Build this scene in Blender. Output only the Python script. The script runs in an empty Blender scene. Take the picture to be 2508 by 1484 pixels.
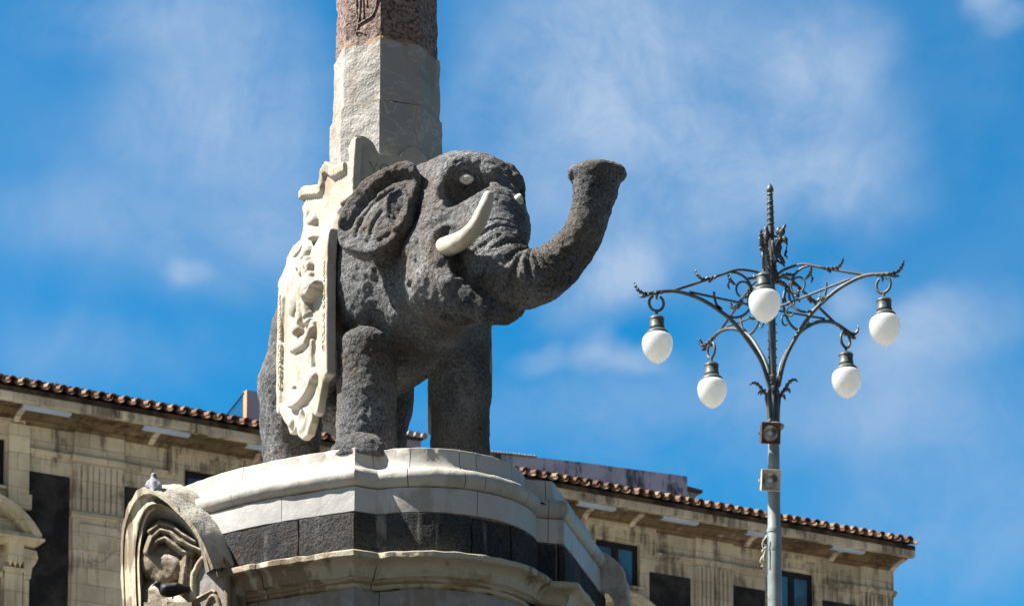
import bpy, math, random
import numpy as np
from mathutils import Vector, Matrix

# ------------------------------------------------------------------ camera
F, CU, PV, TH, ZC = 7000., 1254., 2664., math.radians(6.0), 1.6
CT, ST = math.cos(TH), math.sin(TH)
SC = bpy.context.scene
COL = SC.collection
cam = bpy.data.cameras.new("camera")
cam.sensor_width = 36.0
cam.lens = 36.0 * F / 2508.0
cam.shift_y = (PV - 742.0) / 2508.0
cam.clip_start, cam.clip_end = 0.1, 5000.0
cam.dof.use_dof = True
cam.dof.focus_distance = 14.3
cam.dof.aperture_fstop = 10.0
camo = bpy.data.objects.new("camera", cam)
camo.location = (0, 0, ZC)
camo.rotation_euler = (math.radians(90) + TH, 0, 0)
COL.objects.link(camo)
SC.camera = camo

# ------------------------------------------------------------------ light, exposure
SUN_AZ, SUN_EL = math.radians(86), math.radians(51)     # azimuth left of the direction towards the camera
SDIR = Vector((-math.sin(SUN_AZ) * math.cos(SUN_EL), -math.cos(SUN_AZ) * math.cos(SUN_EL), math.sin(SUN_EL)))
sun = bpy.data.lights.new("sun", 'SUN')
sun.energy, sun.angle, sun.color = 5.0, math.radians(0.5), (1.0, 0.955, 0.88)
suno = bpy.data.objects.new("sun", sun)
suno.rotation_euler = SDIR.to_track_quat('Z', 'Y').to_euler()
suno.location = (-20, -5, 40)
COL.objects.link(suno)
SC.view_settings.view_transform = 'Standard'
SC.view_settings.look = 'None'
SC.view_settings.exposure = 1.4
SC.view_settings.gamma = 1.0

W = bpy.data.worlds.new("World")
SC.world = W
W.use_nodes = True


def ray(u, v):
    a, b = (u - CU) / F, (PV - v) / F
    return np.array([a, CT - b * ST, ST + b * CT])


def build_world():
    nt = W.node_tree
    nt.nodes.clear()
    out = nt.nodes.new('ShaderNodeOutputWorld')
    bg = nt.nodes.new('ShaderNodeBackground')
    bg.inputs['Strength'].default_value = 0.05
    nt.links.new(bg.outputs[0], out.inputs[0])
    sky = nt.nodes.new('ShaderNodeTexSky')
    sky.sky_type = 'NISHITA'
    sky.sun_disc = False
    sky.sun_elevation = SUN_EL
    sky.sun_rotation = math.atan2(SDIR.x, SDIR.y) % (2 * math.pi)
    sky.altitude = 0
    sky.air_density, sky.dust_density, sky.ozone_density = 1.0, 0.15, 3.0
    hsv = nt.nodes.new('ShaderNodeHueSaturation')
    hsv.inputs['Hue'].default_value = 0.5
    hsv.inputs['Saturation'].default_value = 1.0
    hsv.inputs['Value'].default_value = 1.0
    nt.links.new(sky.outputs[0], hsv.inputs['Color'])
    deep = nt.nodes.new('ShaderNodeMix')             # polarised, deep clear blue
    deep.data_type, deep.blend_type = 'RGBA', 'MULTIPLY'
    deep.inputs['Factor'].default_value = 1.0
    nt.links.new(hsv.outputs[0], deep.inputs['A'])
    deep.inputs['B'].default_value = (0.07, 0.90, 1.22, 1)
    tc = nt.nodes.new('ShaderNodeTexCoord')
    sep = nt.nodes.new('ShaderNodeSeparateXYZ')
    nt.links.new(tc.outputs['Generated'], sep.inputs[0])

    def mth(op, a, b=None, clamp=False):
        n = nt.nodes.new('ShaderNodeMath')
        n.operation, n.use_clamp = op, clamp
        for i, x in enumerate((a, b)):
            if x is None:
                continue
            if isinstance(x, (int, float)):
                n.inputs[i].default_value = x
            else:
                nt.links.new(x, n.inputs[i])
        return n.outputs[0]
    ya = mth('MAXIMUM', mth('ABSOLUTE', sep.outputs['Y']), 0.02)
    A = mth('DIVIDE', sep.outputs['X'], ya)
    B = mth('DIVIDE', sep.outputs['Z'], ya)
    comb = nt.nodes.new('ShaderNodeCombineXYZ')
    nt.links.new(A, comb.inputs[0])
    nt.links.new(B, comb.inputs[1])
    nt.links.new(mth('MULTIPLY', sep.outputs['Y'], 0.3), comb.inputs[2])
    # wandering of the cloud edges
    wob = nt.nodes.new('ShaderNodeTexNoise')
    wob.inputs['Scale'].default_value = 14
    wob.inputs['Detail'].default_value = 4
    nt.links.new(comb.outputs[0], wob.inputs['Vector'])
    sub = nt.nodes.new('ShaderNodeVectorMath')
    sub.operation = 'SUBTRACT'
    nt.links.new(wob.outputs['Color'], sub.inputs[0])
    sub.inputs[1].default_value = (0.5, 0.5, 0.5)
    scl = nt.nodes.new('ShaderNodeVectorMath')
    scl.operation = 'SCALE'
    scl.inputs['Scale'].default_value = 0.05
    nt.links.new(sub.outputs[0], scl.inputs[0])
    add = nt.nodes.new('ShaderNodeVectorMath')
    add.operation = 'ADD'
    nt.links.new(comb.outputs[0], add.inputs[0])
    nt.links.new(scl.outputs[0], add.inputs[1])
    # cloud banks: where they hang in the sky (azimuth, elevation tangents), size, tilt, density
    total = None
    for (u, v, ru, rv, tilt, amp) in CLOUDS:
        r = ray(u, v)
        mp = nt.nodes.new('ShaderNodeMapping')
        mp.vector_type = 'TEXTURE'
        mp.inputs['Location'].default_value = (r[0] / r[1], r[2] / r[1], 0)
        mp.inputs['Rotation'].default_value = (0, 0, math.radians(tilt))
        mp.inputs['Scale'].default_value = (ru / F, rv / F, 1e3)
        nt.links.new(add.outputs[0], mp.inputs['Vector'])
        ln = nt.nodes.new('ShaderNodeVectorMath')
        ln.operation = 'LENGTH'
        nt.links.new(mp.outputs[0], ln.inputs[0])
        mr = nt.nodes.new('ShaderNodeMapRange')
        mr.interpolation_type = 'SMOOTHERSTEP'
        mr.inputs['From Min'].default_value = 1.25
        mr.inputs['From Max'].default_value = 0.0
        mr.inputs['To Min'].default_value = 0.0
        mr.inputs['To Max'].default_value = amp
        nt.links.new(ln.outputs['Value'], mr.inputs['Value'])
        total = mr.outputs[0] if total is None else mth('ADD', total, mr.outputs[0])
    def noise(scale, detail, rough, dist=0.0):
        n = nt.nodes.new('ShaderNodeTexNoise')
        n.inputs['Scale'].default_value = scale
        n.inputs['Detail'].default_value = detail
        n.inputs['Roughness'].default_value = rough
        n.inputs['Distortion'].default_value = dist
        nt.links.new(comb.outputs[0], n.inputs['Vector'])
        return n.outputs['Fac']
    big, fine = noise(16, 9, 0.58, 0.9), noise(55, 8, 0.62, 1.2)
    # thin high veil that covers the whole sky, thicker overhead and behind
    veil = mth('MULTIPLY', mth('SUBTRACT', noise(8, 6, 0.55, 0.5), 0.42, True), 0.6)
    # overhead and behind the camera the sky is clear and darker
    front = nt.nodes.new('ShaderNodeMapRange')
    front.interpolation_type = 'SMOOTHSTEP'
    for nm, x in (('From Min', 0.95), ('From Max', 0.68), ('To Min', 0.0), ('To Max', 1.0)):
        front.inputs[nm].default_value = x
    nt.links.new(B, front.inputs['Value'])
    ahead = mth('MULTIPLY', front.outputs[0], mth('GREATER_THAN', sep.outputs['Y'], 0.02))
    grain = mth('ADD', mth('MULTIPLY', mth('SUBTRACT', big, 0.5), 2.2), mth('MULTIPLY', mth('SUBTRACT', fine, 0.5), 0.8))
    body = mth('MULTIPLY', total, mth('MAXIMUM', mth('ADD', grain, 1.0), 0.12))
    cov = mth('MULTIPLY', mth('ADD', body, veil, True), ahead)
    cov = mth('MINIMUM', cov, 0.93)
    mix = nt.nodes.new('ShaderNodeMix')
    mix.data_type = 'RGBA'
    nt.links.new(cov, mix.inputs['Factor'])
    rest = nt.nodes.new('ShaderNodeMix')
    rest.data_type = 'RGBA'
    nt.links.new(ahead, rest.inputs['Factor'])
    dim = nt.nodes.new('ShaderNodeMix')
    dim.data_type, dim.blend_type = 'RGBA', 'MULTIPLY'
    dim.inputs['Factor'].default_value = 1.0
    nt.links.new(hsv.outputs[0], dim.inputs['A'])
    dim.inputs['B'].default_value = (0.66, 0.62, 0.57, 1)
    nt.links.new(dim.outputs['Result'], rest.inputs['A'])
    nt.links.new(deep.outputs['Result'], rest.inputs['B'])
    nt.links.new(rest.outputs['Result'], mix.inputs['A'])
    mix.inputs['B'].default_value = (3.3, 4.4, 6.0, 1)
    nt.links.new(mix.outputs['Result'], bg.inputs['Color'])


CLOUDS = [
    (540, 140, 340, 420, 25, 0.40), (700, 420, 280, 320, 10, 0.30), (300, 60, 320, 140, 0, 0.26), (380, 330, 300, 240, 30, 0.2),
    (1700, 170, 620, 330, -6, 0.46), (2040, 120, 210, 210, 30, 0.40), (1440, 120, 380, 260, 0, 0.36), (1400, 360, 380, 300, 0, 0.36),
    (2450, 40, 90, 90, 30, 0.5), (1800, 400, 460, 220, -15, 0.42), (2080, 430, 260, 240, 0, 0.32), (1650, 600, 400, 220, 0, 0.26),
    (1500, 650, 190, 150, 40, 0.48), (1390, 740, 200, 100, 30, 0.28), (1520, 885, 170, 65, -4, 0.5), (1430, 840, 60, 80, -60, 0.36),
    (1310, 870, 100, 50, 0, 0.3), (440, 665, 70, 70, -50, 0.28), (500, 600, 420, 220, 0, 0.26), (120, 560, 260, 160, 0, 0.18),
    (2060, 745, 80, 80, 0, 0.34), (2290, 820, 260, 110, 15, 0.32), (1250, 560, 240, 240, 0, 0.2),
    (2330, 1200, 460, 460, 0, 0.28), (1500, 1020, 560, 200, 0, 0.26), (300, 900, 420, 140, 0, 0.16), (2000, 950, 460, 280, 0, 0.26),
]
build_world()


# ------------------------------------------------------------------ helpers: projection
def at(u, v, Y):
    r = ray(u, v)
    return np.array([0, 0, ZC]) + r * (Y / r[1])


def atz(u, v, z):
    r = ray(u, v)
    return np.array([0, 0, ZC]) + r * ((z - ZC) / r[2])


def pr(p):
    x, y, z = p[0], p[1], p[2] - ZC
    d, h = y * CT + z * ST, -y * ST + z * CT
    return CU + F * x / d, PV - F * h / d


# ------------------------------------------------------------------ helpers: objects
ORIG = {}


def root(name, loc, label, cat, group=None):
    o = bpy.data.objects.new(name, None)
    o.empty_display_size = 0.2
    COL.objects.link(o)
    o.location = loc
    ORIG[o.name] = np.array(loc, float)
    tag(o, label, cat, group)
    return o


def tag(o, label=None, cat=None, group=None, kind=None):
    if label:
        o['label'] = label
    if cat:
        o['category'] = cat
    if group:
        o['group'] = group
    if kind:
        o['kind'] = kind
    return o


def make(name, V, Fc, mat, parent=None, smooth=True, origin=None, label=None):
    V = np.asarray(V, float)
    org = ORIG[parent.name] if parent is not None else (np.zeros(3) if origin is None else np.array(origin, float))
    me = bpy.data.meshes.new(name)
    me.from_pydata((V - org).tolist(), [], [tuple(int(i) for i in f) for f in Fc])
    me.materials.append(mat)
    if smooth:
        me.polygons.foreach_set('use_smooth', [True] * len(me.polygons))
    me.update()
    o = bpy.data.objects.new(name, me)
    COL.objects.link(o)
    if parent is not None:
        o.parent = parent
    else:
        o.location = org
    ORIG[o.name] = org
    if label:
        o['label'] = label
    return o


class MB:
    """collects pieces for one mesh"""
    def __init__(s):
        s.V, s.F, s.n = [], [], 0

    def add(s, V, Fc):
        V = np.asarray(V, float).reshape(-1, 3)
        s.F += [tuple(i + s.n for i in f) for f in Fc]
        s.V.append(V)
        s.n += len(V)
        return s

    def box(s, fr, lo, hi, top=None):
        """box in a frame fr=(origin, e1, e2, e3)"""
        o, a, b, c = fr
        P = []
        for k in (0, 1):
            for (i, j) in ((0, 0), (1, 0), (1, 1), (0, 1)):
                P.append(o + a * (hi[0] if i else lo[0]) + b * (hi[1] if j else lo[1]) + c * (hi[2] if k else lo[2]))
        flip = np.dot(np.cross(a, b), c) < 0
        Fc = [(3, 2, 1, 0), (4, 5, 6, 7), (0, 1, 5, 4), (1, 2, 6, 5), (2, 3, 7, 6), (3, 0, 4, 7)]
        if flip:
            Fc = [f[::-1] for f in Fc]
        return s.add(P, Fc)

    def tube(s, pts, rad, seg=8, cap=True, flat=1.0):
        P = np.asarray(pts, float)
        n = len(P)
        R = np.full(n, rad, float) if np.isscalar(rad) else np.asarray(rad, float)
        T = np.gradient(P, axis=0)
        T /= np.linalg.norm(T, axis=1)[:, None] + 1e-12
        ref = np.array([0, 0, 1.0]) if abs(T[0][2]) < 0.9 else np.array([1.0, 0, 0])
        Nn = np.cross(T[0], ref)
        Nn /= np.linalg.norm(Nn)
        V = []
        for i in range(n):
            Nn = Nn - T[i] * (Nn @ T[i])
            Nn /= np.linalg.norm(Nn) + 1e-12
            B = np.cross(T[i], Nn)
            for k in range(seg):
                a = 2 * math.pi * k / seg
                V.append(P[i] + R[i] * (math.cos(a) * Nn + flat * math.sin(a) * B))
        Fc = [(i * seg + k, i * seg + (k + 1) % seg, (i + 1) * seg + (k + 1) % seg, (i + 1) * seg + k)
              for i in range(n - 1) for k in range(seg)]
        if cap:
            Fc += [tuple(range(seg))[::-1], tuple((n - 1) * seg + k for k in range(seg))]
        return s.add(V, Fc)

    def lathe(s, c, prof, seg=20, cap=True):
        """profile of (r, z) about the vertical axis through c"""
        V = [(c[0] + r * math.cos(2 * math.pi * k / seg), c[1] + r * math.sin(2 * math.pi * k / seg), c[2] + z)
             for r, z in prof for k in range(seg)]
        n = len(prof)
        Fc = [(i * seg + k, i * seg + (k + 1) % seg, (i + 1) * seg + (k + 1) % seg, (i + 1) * seg + k)
              for i in range(n - 1) for k in range(seg)]
        if cap:
            Fc += [tuple(range(seg))[::-1], tuple((n - 1) * seg + k for k in range(seg))]
        return s.add(V, Fc)

    def prism(s, poly, ext):
        """closed polygon of 3-D points pushed along ext"""
        P = np.asarray(poly, float)
        n = len(P)
        V = np.vstack([P, P + np.asarray(ext)])
        nrm = sum(np.cross(P[i] - P[0], P[(i + 1) % n] - P[0]) for i in range(n))
        Fc = [tuple(range(n)), tuple(range(2 * n - 1, n - 1, -1))] + [(i, n + i, n + (i + 1) % n, (i + 1) % n) for i in range(n)]
        if nrm @ np.asarray(ext) > 0:
            Fc = [f[::-1] for f in Fc]
        return s.add(V, Fc)

    def grid(s, G, closed_u=False):
        """G[i][j] points -> quads"""
        G = np.asarray(G, float)
        n, m = G.shape[:2]
        Fc = [(i * m + j, (i + 1) * m + j, (i + 1) * m + j + 1, i * m + j + 1) for i in range(n - 1) for j in range(m - 1)]
        if closed_u:
            Fc += [((n - 1) * m + j, j, j + 1, (n - 1) * m + j + 1) for j in range(m - 1)]
        return s.add(G.reshape(-1, 3), Fc)

    def build(s, name, mat, parent=None, smooth=False, origin=None, label=None):
        return make(name, np.vstack(s.V), s.F, mat, parent, smooth, origin, label)


def autosmooth(o, deg=35):
    o.data.polygons.foreach_set('use_smooth', [True] * len(o.data.polygons))
    try:
        o.data.set_sharp_from_angle(angle=math.radians(deg))
    except Exception:
        pass
    return o


def cat_rom(P, k=8):
    P = np.asarray(P, float)
    Q = np.vstack([2 * P[0] - P[1], P, 2 * P[-1] - P[-2]])
    out = []
    for i in range(1, len(Q) - 2):
        for t in np.linspace(0, 1, k, endpoint=False):
            a, b, c, d = Q[i - 1], Q[i], Q[i + 1], Q[i + 2]
            out.append(0.5 * (2 * b + (c - a) * t + (2 * a - 5 * b + 4 * c - d) * t * t + (3 * b - a - 3 * c + d) * t ** 3))
    out.append(P[-1])
    return np.array(out)


def resample(P, n):
    P = np.asarray(P, float)
    L = np.concatenate([[0], np.cumsum(np.linalg.norm(np.diff(P, axis=0), axis=1))])
    t = np.linspace(0, L[-1], n)
    return np.stack([np.interp(t, L, P[:, k]) for k in range(P.shape[1])], 1)


# ------------------------------------------------------------------ helpers: noise, distance fields
_rng = np.random.RandomState(7)
_TAB = _rng.rand(64, 64, 64).astype(np.float32)


def vnoise(P):
    i = np.floor(P).astype(int)
    f = P - i
    f = f * f * (3 - 2 * f)
    r = 0
    for a in (0, 1):
        for b in (0, 1):
            for c in (0, 1):
                w = (f[:, 0] if a else 1 - f[:, 0]) * (f[:, 1] if b else 1 - f[:, 1]) * (f[:, 2] if c else 1 - f[:, 2])
                r = r + w * _TAB[(i[:, 0] + a) % 64, (i[:, 1] + b) % 64, (i[:, 2] + c) % 64]
    return r * 2 - 1


def fbm(P, s, o=3):
    P = np.asarray(P, float)
    return sum(vnoise(P / s * 2 ** k + 17.3 * k) / 2 ** k for k in range(o))


def vnormals(V, Fc):
    Fc = np.asarray(Fc)
    n = np.cross(V[Fc[:, 2]] - V[Fc[:, 0]], V[Fc[:, 3]] - V[Fc[:, 1]])
    N = np.zeros_like(V)
    for k in range(4):
        np.add.at(N, Fc[:, k], n)
    return N / (np.linalg.norm(N, axis=1)[:, None] + 1e-12)


class Field:
    def __init__(s, lo, hi, h):
        s.lo, s.h = np.array(lo, float), h
        s.n = np.ceil((np.array(hi) - s.lo) / h).astype(int) + 1
        s.f = np.full(s.n, 1.0, np.float32)

    def win(s, lo, hi):
        a = np.clip(np.floor((np.array(lo) - s.lo) / s.h).astype(int), 0, s.n)
        b = np.clip(np.ceil((np.array(hi) - s.lo) / s.h).astype(int) + 1, 0, s.n)
        sl = tuple(slice(a[k], b[k]) for k in range(3))
        ax = [(s.lo[k] + s.h * np.arange(a[k], b[k])).astype(np.float32) for k in range(3)]
        return sl, ax[0][:, None, None], ax[1][None, :, None], ax[2][None, None, :]

    def _put(s, sl, d, k, sub):
        if d.size == 0:
            return
        f = s.f[sl]
        if sub:
            d = -d
            hh = np.maximum(k - np.abs(f - d), 0) / max(k, 1e-6)
            s.f[sl] = np.maximum(f, d) + hh * hh * k * 0.25
        else:
            hh = np.maximum(k - np.abs(f - d), 0) / max(k, 1e-6)
            s.f[sl] = np.minimum(f, d) - hh * hh * k * 0.25

    def cap(s, A, B, ra, rb, k=0.03, sub=False):
        A, B = np.asarray(A, float), np.asarray(B, float)
        r = max(ra, rb) + k + 3 * s.h
        sl, x, y, z = s.win(np.minimum(A, B) - r, np.maximum(A, B) + r)
        d = B - A
        L2 = d @ d + 1e-12
        t = np.clip(((x - A[0]) * d[0] + (y - A[1]) * d[1] + (z - A[2]) * d[2]) / L2, 0, 1)
        q = np.sqrt((x - A[0] - t * d[0]) ** 2 + (y - A[1] - t * d[1]) ** 2 + (z - A[2] - t * d[2]) ** 2)
        s._put(sl, (q - (ra + (rb - ra) * t)).astype(np.float32), k, sub)

    def chain(s, P, R, k=0.03, sub=False, kk=None):
        for i in range(len(P) - 1):
            s.cap(P[i], P[i + 1], R[i], R[i + 1], k if i == 0 else (kk or k), sub)

    def ell(s, c, r, ax=None, k=0.03, sub=False):
        c, r = np.asarray(c, float), np.asarray(r, float)
        m = r.max() + k + 3 * s.h
        sl, x, y, z = s.win(c - m, c + m)
        X, Y, Z = x - c[0], y - c[1], z - c[2]
        if ax is None:
            a, b, e = X / r[0], Y / r[1], Z / r[2]
            g = (X / r[0] ** 2, Y / r[1] ** 2, Z / r[2] ** 2)
        else:
            q = [X * A[0] + Y * A[1] + Z * A[2] for A in ax]
            a, b, e = q[0] / r[0], q[1] / r[1], q[2] / r[2]
            g = (q[0] / r[0] ** 2, q[1] / r[1] ** 2, q[2] / r[2] ** 2)
        k0 = np.sqrt(a * a + b * b + e * e)
        k1 = np.sqrt(g[0] ** 2 + g[1] ** 2 + g[2] ** 2) + 1e-9
        s._put(sl, (k0 * (k0 - 1) / k1).astype(np.float32), k, sub)

    def plane(s, p, n, k=0.0):
        """keep the side the normal points away from"""
        sl, x, y, z = s.win(s.lo, s.lo + s.n * s.h)
        d = (x - p[0]) * n[0] + (y - p[1]) * n[1] + (z - p[2]) * n[2]
        s.f = np.maximum(s.f, d.astype(np.float32))

    def sample(s, P):
        q = (np.asarray(P, float) - s.lo) / s.h
        q = np.clip(q, 0, s.n - 1.001)
        i = np.floor(q).astype(int)
        f = q - i
        r = 0
        for a in (0, 1):
            for b in (0, 1):
                for c in (0, 1):
                    w = (f[:, 0] if a else 1 - f[:, 0]) * (f[:, 1] if b else 1 - f[:, 1]) * (f[:, 2] if c else 1 - f[:, 2])
                    r = r + w * s.f[i[:, 0] + a, i[:, 1] + b, i[:, 2] + c]
        return r

    def hit(s, u, v, Y0=12.3, Y1=15.2):
        """the surface point seen at a picture position"""
        r = ray(u, v)
        Y = np.arange(Y0, Y1, 0.003)
        P = np.array([0, 0, ZC]) + r[None, :] * (Y / r[1])[:, None]
        ok = np.all((P > s.lo) & (P < s.lo + (s.n - 1) * s.h), axis=1)
        d = np.where(ok, s.sample(P), 1.0)
        i = np.argmax(d < 0)
        return P[i] if d[i] < 0 else P[np.argmin(d)]

    def mesh(s):
        f = s.f
        ins = f < 0
        nx, ny, nz = f.shape
        c = np.zeros((nx - 1, ny - 1, nz - 1), np.uint8)
        CO = [(a, b, e) for a in (0, 1) for b in (0, 1) for e in (0, 1)]
        for a, b, e in CO:
            c += ins[a:nx - 1 + a, b:ny - 1 + b, e:nz - 1 + e]
        act = (c > 0) & (c < 8)
        ijk = np.argwhere(act)
        idx = np.full(act.shape, -1, np.int32)
        idx[act] = np.arange(len(ijk))
        fv = [f[ijk[:, 0] + a, ijk[:, 1] + b, ijk[:, 2] + e] for a, b, e in CO]
        acc, cnt = np.zeros((len(ijk), 3)), np.zeros(len(ijk))
        for p in range(8):
            for q in range(p + 1, 8):
                if sum(abs(CO[p][k] - CO[q][k]) for k in range(3)) != 1:
                    continue
                m = (fv[p] < 0) != (fv[q] < 0)
                t = fv[p][m] / (fv[p][m] - fv[q][m])
                acc[m] += np.array(CO[p]) + (np.array(CO[q]) - np.array(CO[p])) * t[:, None]
                cnt[m] += 1
        V = s.lo + (ijk + acc / cnt[:, None]) * s.h
        Q = []
        for axis in range(3):
            o = [(0, 1, 2), (1, 2, 0), (2, 0, 1)][axis]
            A = np.moveaxis(ins, o, (0, 1, 2))
            I = np.moveaxis(idx, o, (0, 1, 2))
            e = A[:-1] != A[1:]
            e[:, 0, :] = e[:, -1, :] = False
            e[:, :, 0] = e[:, :, -1] = False
            w = np.argwhere(e)
            if not len(w):
                continue
            i, j, k = w.T
            q = np.stack([I[i, j - 1, k - 1], I[i, j, k - 1], I[i, j, k], I[i, j - 1, k]], 1)
            fl = ~A[i, j, k]
            q[fl] = q[fl][:, ::-1]
            Q.append(q[(q >= 0).all(1)])
        return V, np.vstack(Q)


def poly_dist(P, poly):
    """signed distance of 2-D points to a polygon, negative inside"""
    poly = np.asarray(poly, float)
    d = np.full(len(P), 1e9)
    ins = np.zeros(len(P), bool)
    n = len(poly)
    for i in range(n):
        a, b = poly[i], poly[(i + 1) % n]
        e = b - a
        w = P - a
        t = np.clip((w @ e) / (e @ e + 1e-12), 0, 1)
        d = np.minimum(d, np.linalg.norm(w - t[:, None] * e, axis=1))
        c = ((a[1] > P[:, 1]) != (b[1] > P[:, 1])) & (P[:, 0] < (b[0] - a[0]) * (P[:, 1] - a[1]) / (b[1] - a[1] + 1e-12) + a[0])
        ins ^= c
    return np.where(ins, -d, d)


def line_dist(P, pts):
    pts = np.asarray(pts, float)
    d = np.full(len(P), 1e9)
    for i in range(len(pts) - 1):
        a, b = pts[i], pts[i + 1]
        e = b - a
        w = P - a
        t = np.clip((w @ e) / (e @ e + 1e-12), 0, 1)
        d = np.minimum(d, np.linalg.norm(w - t[:, None] * e, axis=1))
    return d


# ------------------------------------------------------------------ helpers: materials
class Mat:
    def __init__(s, name, rough=0.8, spec=0.3, metal=0.0):
        s.m = bpy.data.materials.new(name)
        s.m.use_nodes = True
        s.nt = s.m.node_tree
        s.b = s.nt.nodes['Principled BSDF']
        s.b.inputs['Roughness'].default_value = rough
        s.b.inputs['Specular IOR Level'].default_value = spec
        s.b.inputs['Metallic'].default_value = metal
        s.pos = s.nt.nodes.new('ShaderNodeTexCoord').outputs['Object']

    def nd(s, t, **k):
        n = s.nt.nodes.new(t)
        for a, b in k.items():
            setattr(n, a, b)
        return n

    def put(s, sock, x):
        if isinstance(x, bpy.types.NodeSocket):
            s.nt.links.new(x, sock)
        elif isinstance(x, (tuple, list)) and len(x) == 3 and sock.type == 'RGBA':
            sock.default_value = (*x, 1)
        else:
            sock.default_value = x

    def map(s, scale=(1, 1, 1), loc=(0, 0, 0), vec=None):
        n = s.nd('ShaderNodeMapping')
        s.put(n.inputs['Vector'], vec or s.pos)
        n.inputs['Scale'].default_value = scale
        n.inputs['Location'].default_value = loc
        return n.outputs[0]

    def noise(s, scale, detail=5, rough=0.55, vec=None, dist=0.0):
        n = s.nd('ShaderNodeTexNoise')
        s.put(n.inputs['Vector'], vec or s.pos)
        n.inputs['Scale'].default_value = scale
        n.inputs['Detail'].default_value = detail
        n.inputs['Roughness'].default_value = rough
        n.inputs['Distortion'].default_value = dist
        return n.outputs['Fac']

    def vor(s, scale, feature='F1', vec=None, out='Distance'):
        n = s.nd('ShaderNodeTexVoronoi', feature=feature)
        s.put(n.inputs['Vector'], vec or s.pos)
        n.inputs['Scale'].default_value = scale
        return n.outputs[out]

    def mr(s, v, a, b, c=0.0, d=1.0):
        n = s.nd('ShaderNodeMapRange', interpolation_type='SMOOTHSTEP')
        s.put(n.inputs['Value'], v)
        for k, x in zip(('From Min', 'From Max', 'To Min', 'To Max'), (a, b, c, d)):
            n.inputs[k].default_value = x
        return n.outputs[0]

    def math(s, op, a, b=0.0):
        n = s.nd('ShaderNodeMath', operation=op)
        s.put(n.inputs[0], a)
        s.put(n.inputs[1], b)
        return n.outputs[0]

    def mix(s, f, a, b, blend='MIX'):
        n = s.nd('ShaderNodeMix', data_type='RGBA', blend_type=blend)
        s.put(n.inputs['Factor'], f)
        s.put(n.inputs['A'], a)
        s.put(n.inputs['B'], b)
        return n.outputs['Result']

    def ramp(s, f, stops):
        n = s.nd('ShaderNodeValToRGB')
        s.put(n.inputs[0], f)
        e = n.color_ramp.elements
        while len(e) < len(stops):
            e.new(0.5)
        for el, (p, c) in zip(e, stops):
            el.position = p
            el.color = (*c, 1)
        return n.outputs[0]

    def color(s, c):
        s.put(s.b.inputs['Base Color'], c)
        return s

    def bump(s, *hs):
        """(height, strength, distance) stacked"""
        prev = None
        for h, st, di in hs:
            n = s.nd('ShaderNodeBump')
            n.inputs['Strength'].default_value = st
            n.inputs['Distance'].default_value = di
            s.put(n.inputs['Height'], h)
            if prev is not None:
                s.nt.links.new(prev, n.inputs['Normal'])
            prev = n.outputs[0]
        s.nt.links.new(prev, s.b.inputs['Normal'])
        return s

    def rand(s):
        return s.nd('ShaderNodeNewGeometry').outputs['Random Per Island']


def g(v):
    return (v, v, v)


def m_basalt(name, lo=0.03, hi=0.12, stain=0.5, tint=(1.03, 1.0, 0.97), runs=False):
    m = Mat(name, 0.9, 0.2)
    n1, n2, n3 = m.noise(4, 6, 0.6), m.noise(75, 3, 0.7), m.noise(18, 5, 0.6)
    big = m.noise(2.1, 5, 0.6, vec=m.map((1, 1, 1), (5, 2, 7)))
    mixv = m.math('ADD', m.math('MULTIPLY', n1, 0.35), m.math('ADD', m.math('MULTIPLY', n2, 0.4), m.math('MULTIPLY', big, 0.25)))
    c = m.ramp(mixv, [(0.36, tuple(lo * t for t in tint)), (0.52, tuple((lo * 0.55 + hi * 0.45) * t for t in tint)), (0.64, tuple(hi * t for t in tint))])
    st = m.mr(m.math('ADD', m.noise(3.1, 6, 0.62), m.math('MULTIPLY', m.noise(23, 4), 0.3)), 0.60, 0.76, 0, stain)
    c = m.mix(st, c, (0.15, 0.105, 0.063))
    dark = m.mr(m.noise(2.6, 6, 0.62, vec=m.map((1, 1, 1), (2, 9, 4))), 0.54, 0.66, 0, 0.4)
    c = m.mix(dark, c, g(lo * 0.9))
    if runs:
        sv = m.map((16, 16, 0.8))
        rk = m.mr(m.noise(3, 3), 0.45, 0.6)
        c = m.mix(m.math('MULTIPLY', m.mr(m.noise(1, 4, 0.6, vec=sv), 0.56, 0.7, 0, 0.8), rk), c, (0.3, 0.29, 0.27))
        c = m.mix(m.math('MULTIPLY', m.mr(m.noise(1, 4, 0.6, vec=m.map((11, 11, 0.5), (4, 2, 1))), 0.6, 0.7, 0, 0.8), rk), c, (0.10, 0.06, 0.035))
    pit = m.mr(m.vor(58, vec=m.map((1, 1, 1), (3, 1, 2))), 0.10, 0.30)
    hole = m.mr(m.vor(15), 0.05, 0.12)
    keep = m.mr(m.noise(5, 4), 0.47, 0.58)
    pits = m.math('MINIMUM', m.math('MAXIMUM', pit, m.math('MULTIPLY', keep, 0.9)), m.math('MAXIMUM', hole, m.math('MULTIPLY', keep, 0.4)))
    c = m.mix(m.mr(pits, 0.0, 0.8, 0.3, 1.0), g(lo * 0.35), c)
    m.color(c)
    m.bump((n3, 0.45, 0.03), (m.noise(52, 4, 0.7), 1.0, 0.02), (pits, 0.8, 0.010))
    return m


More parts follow.
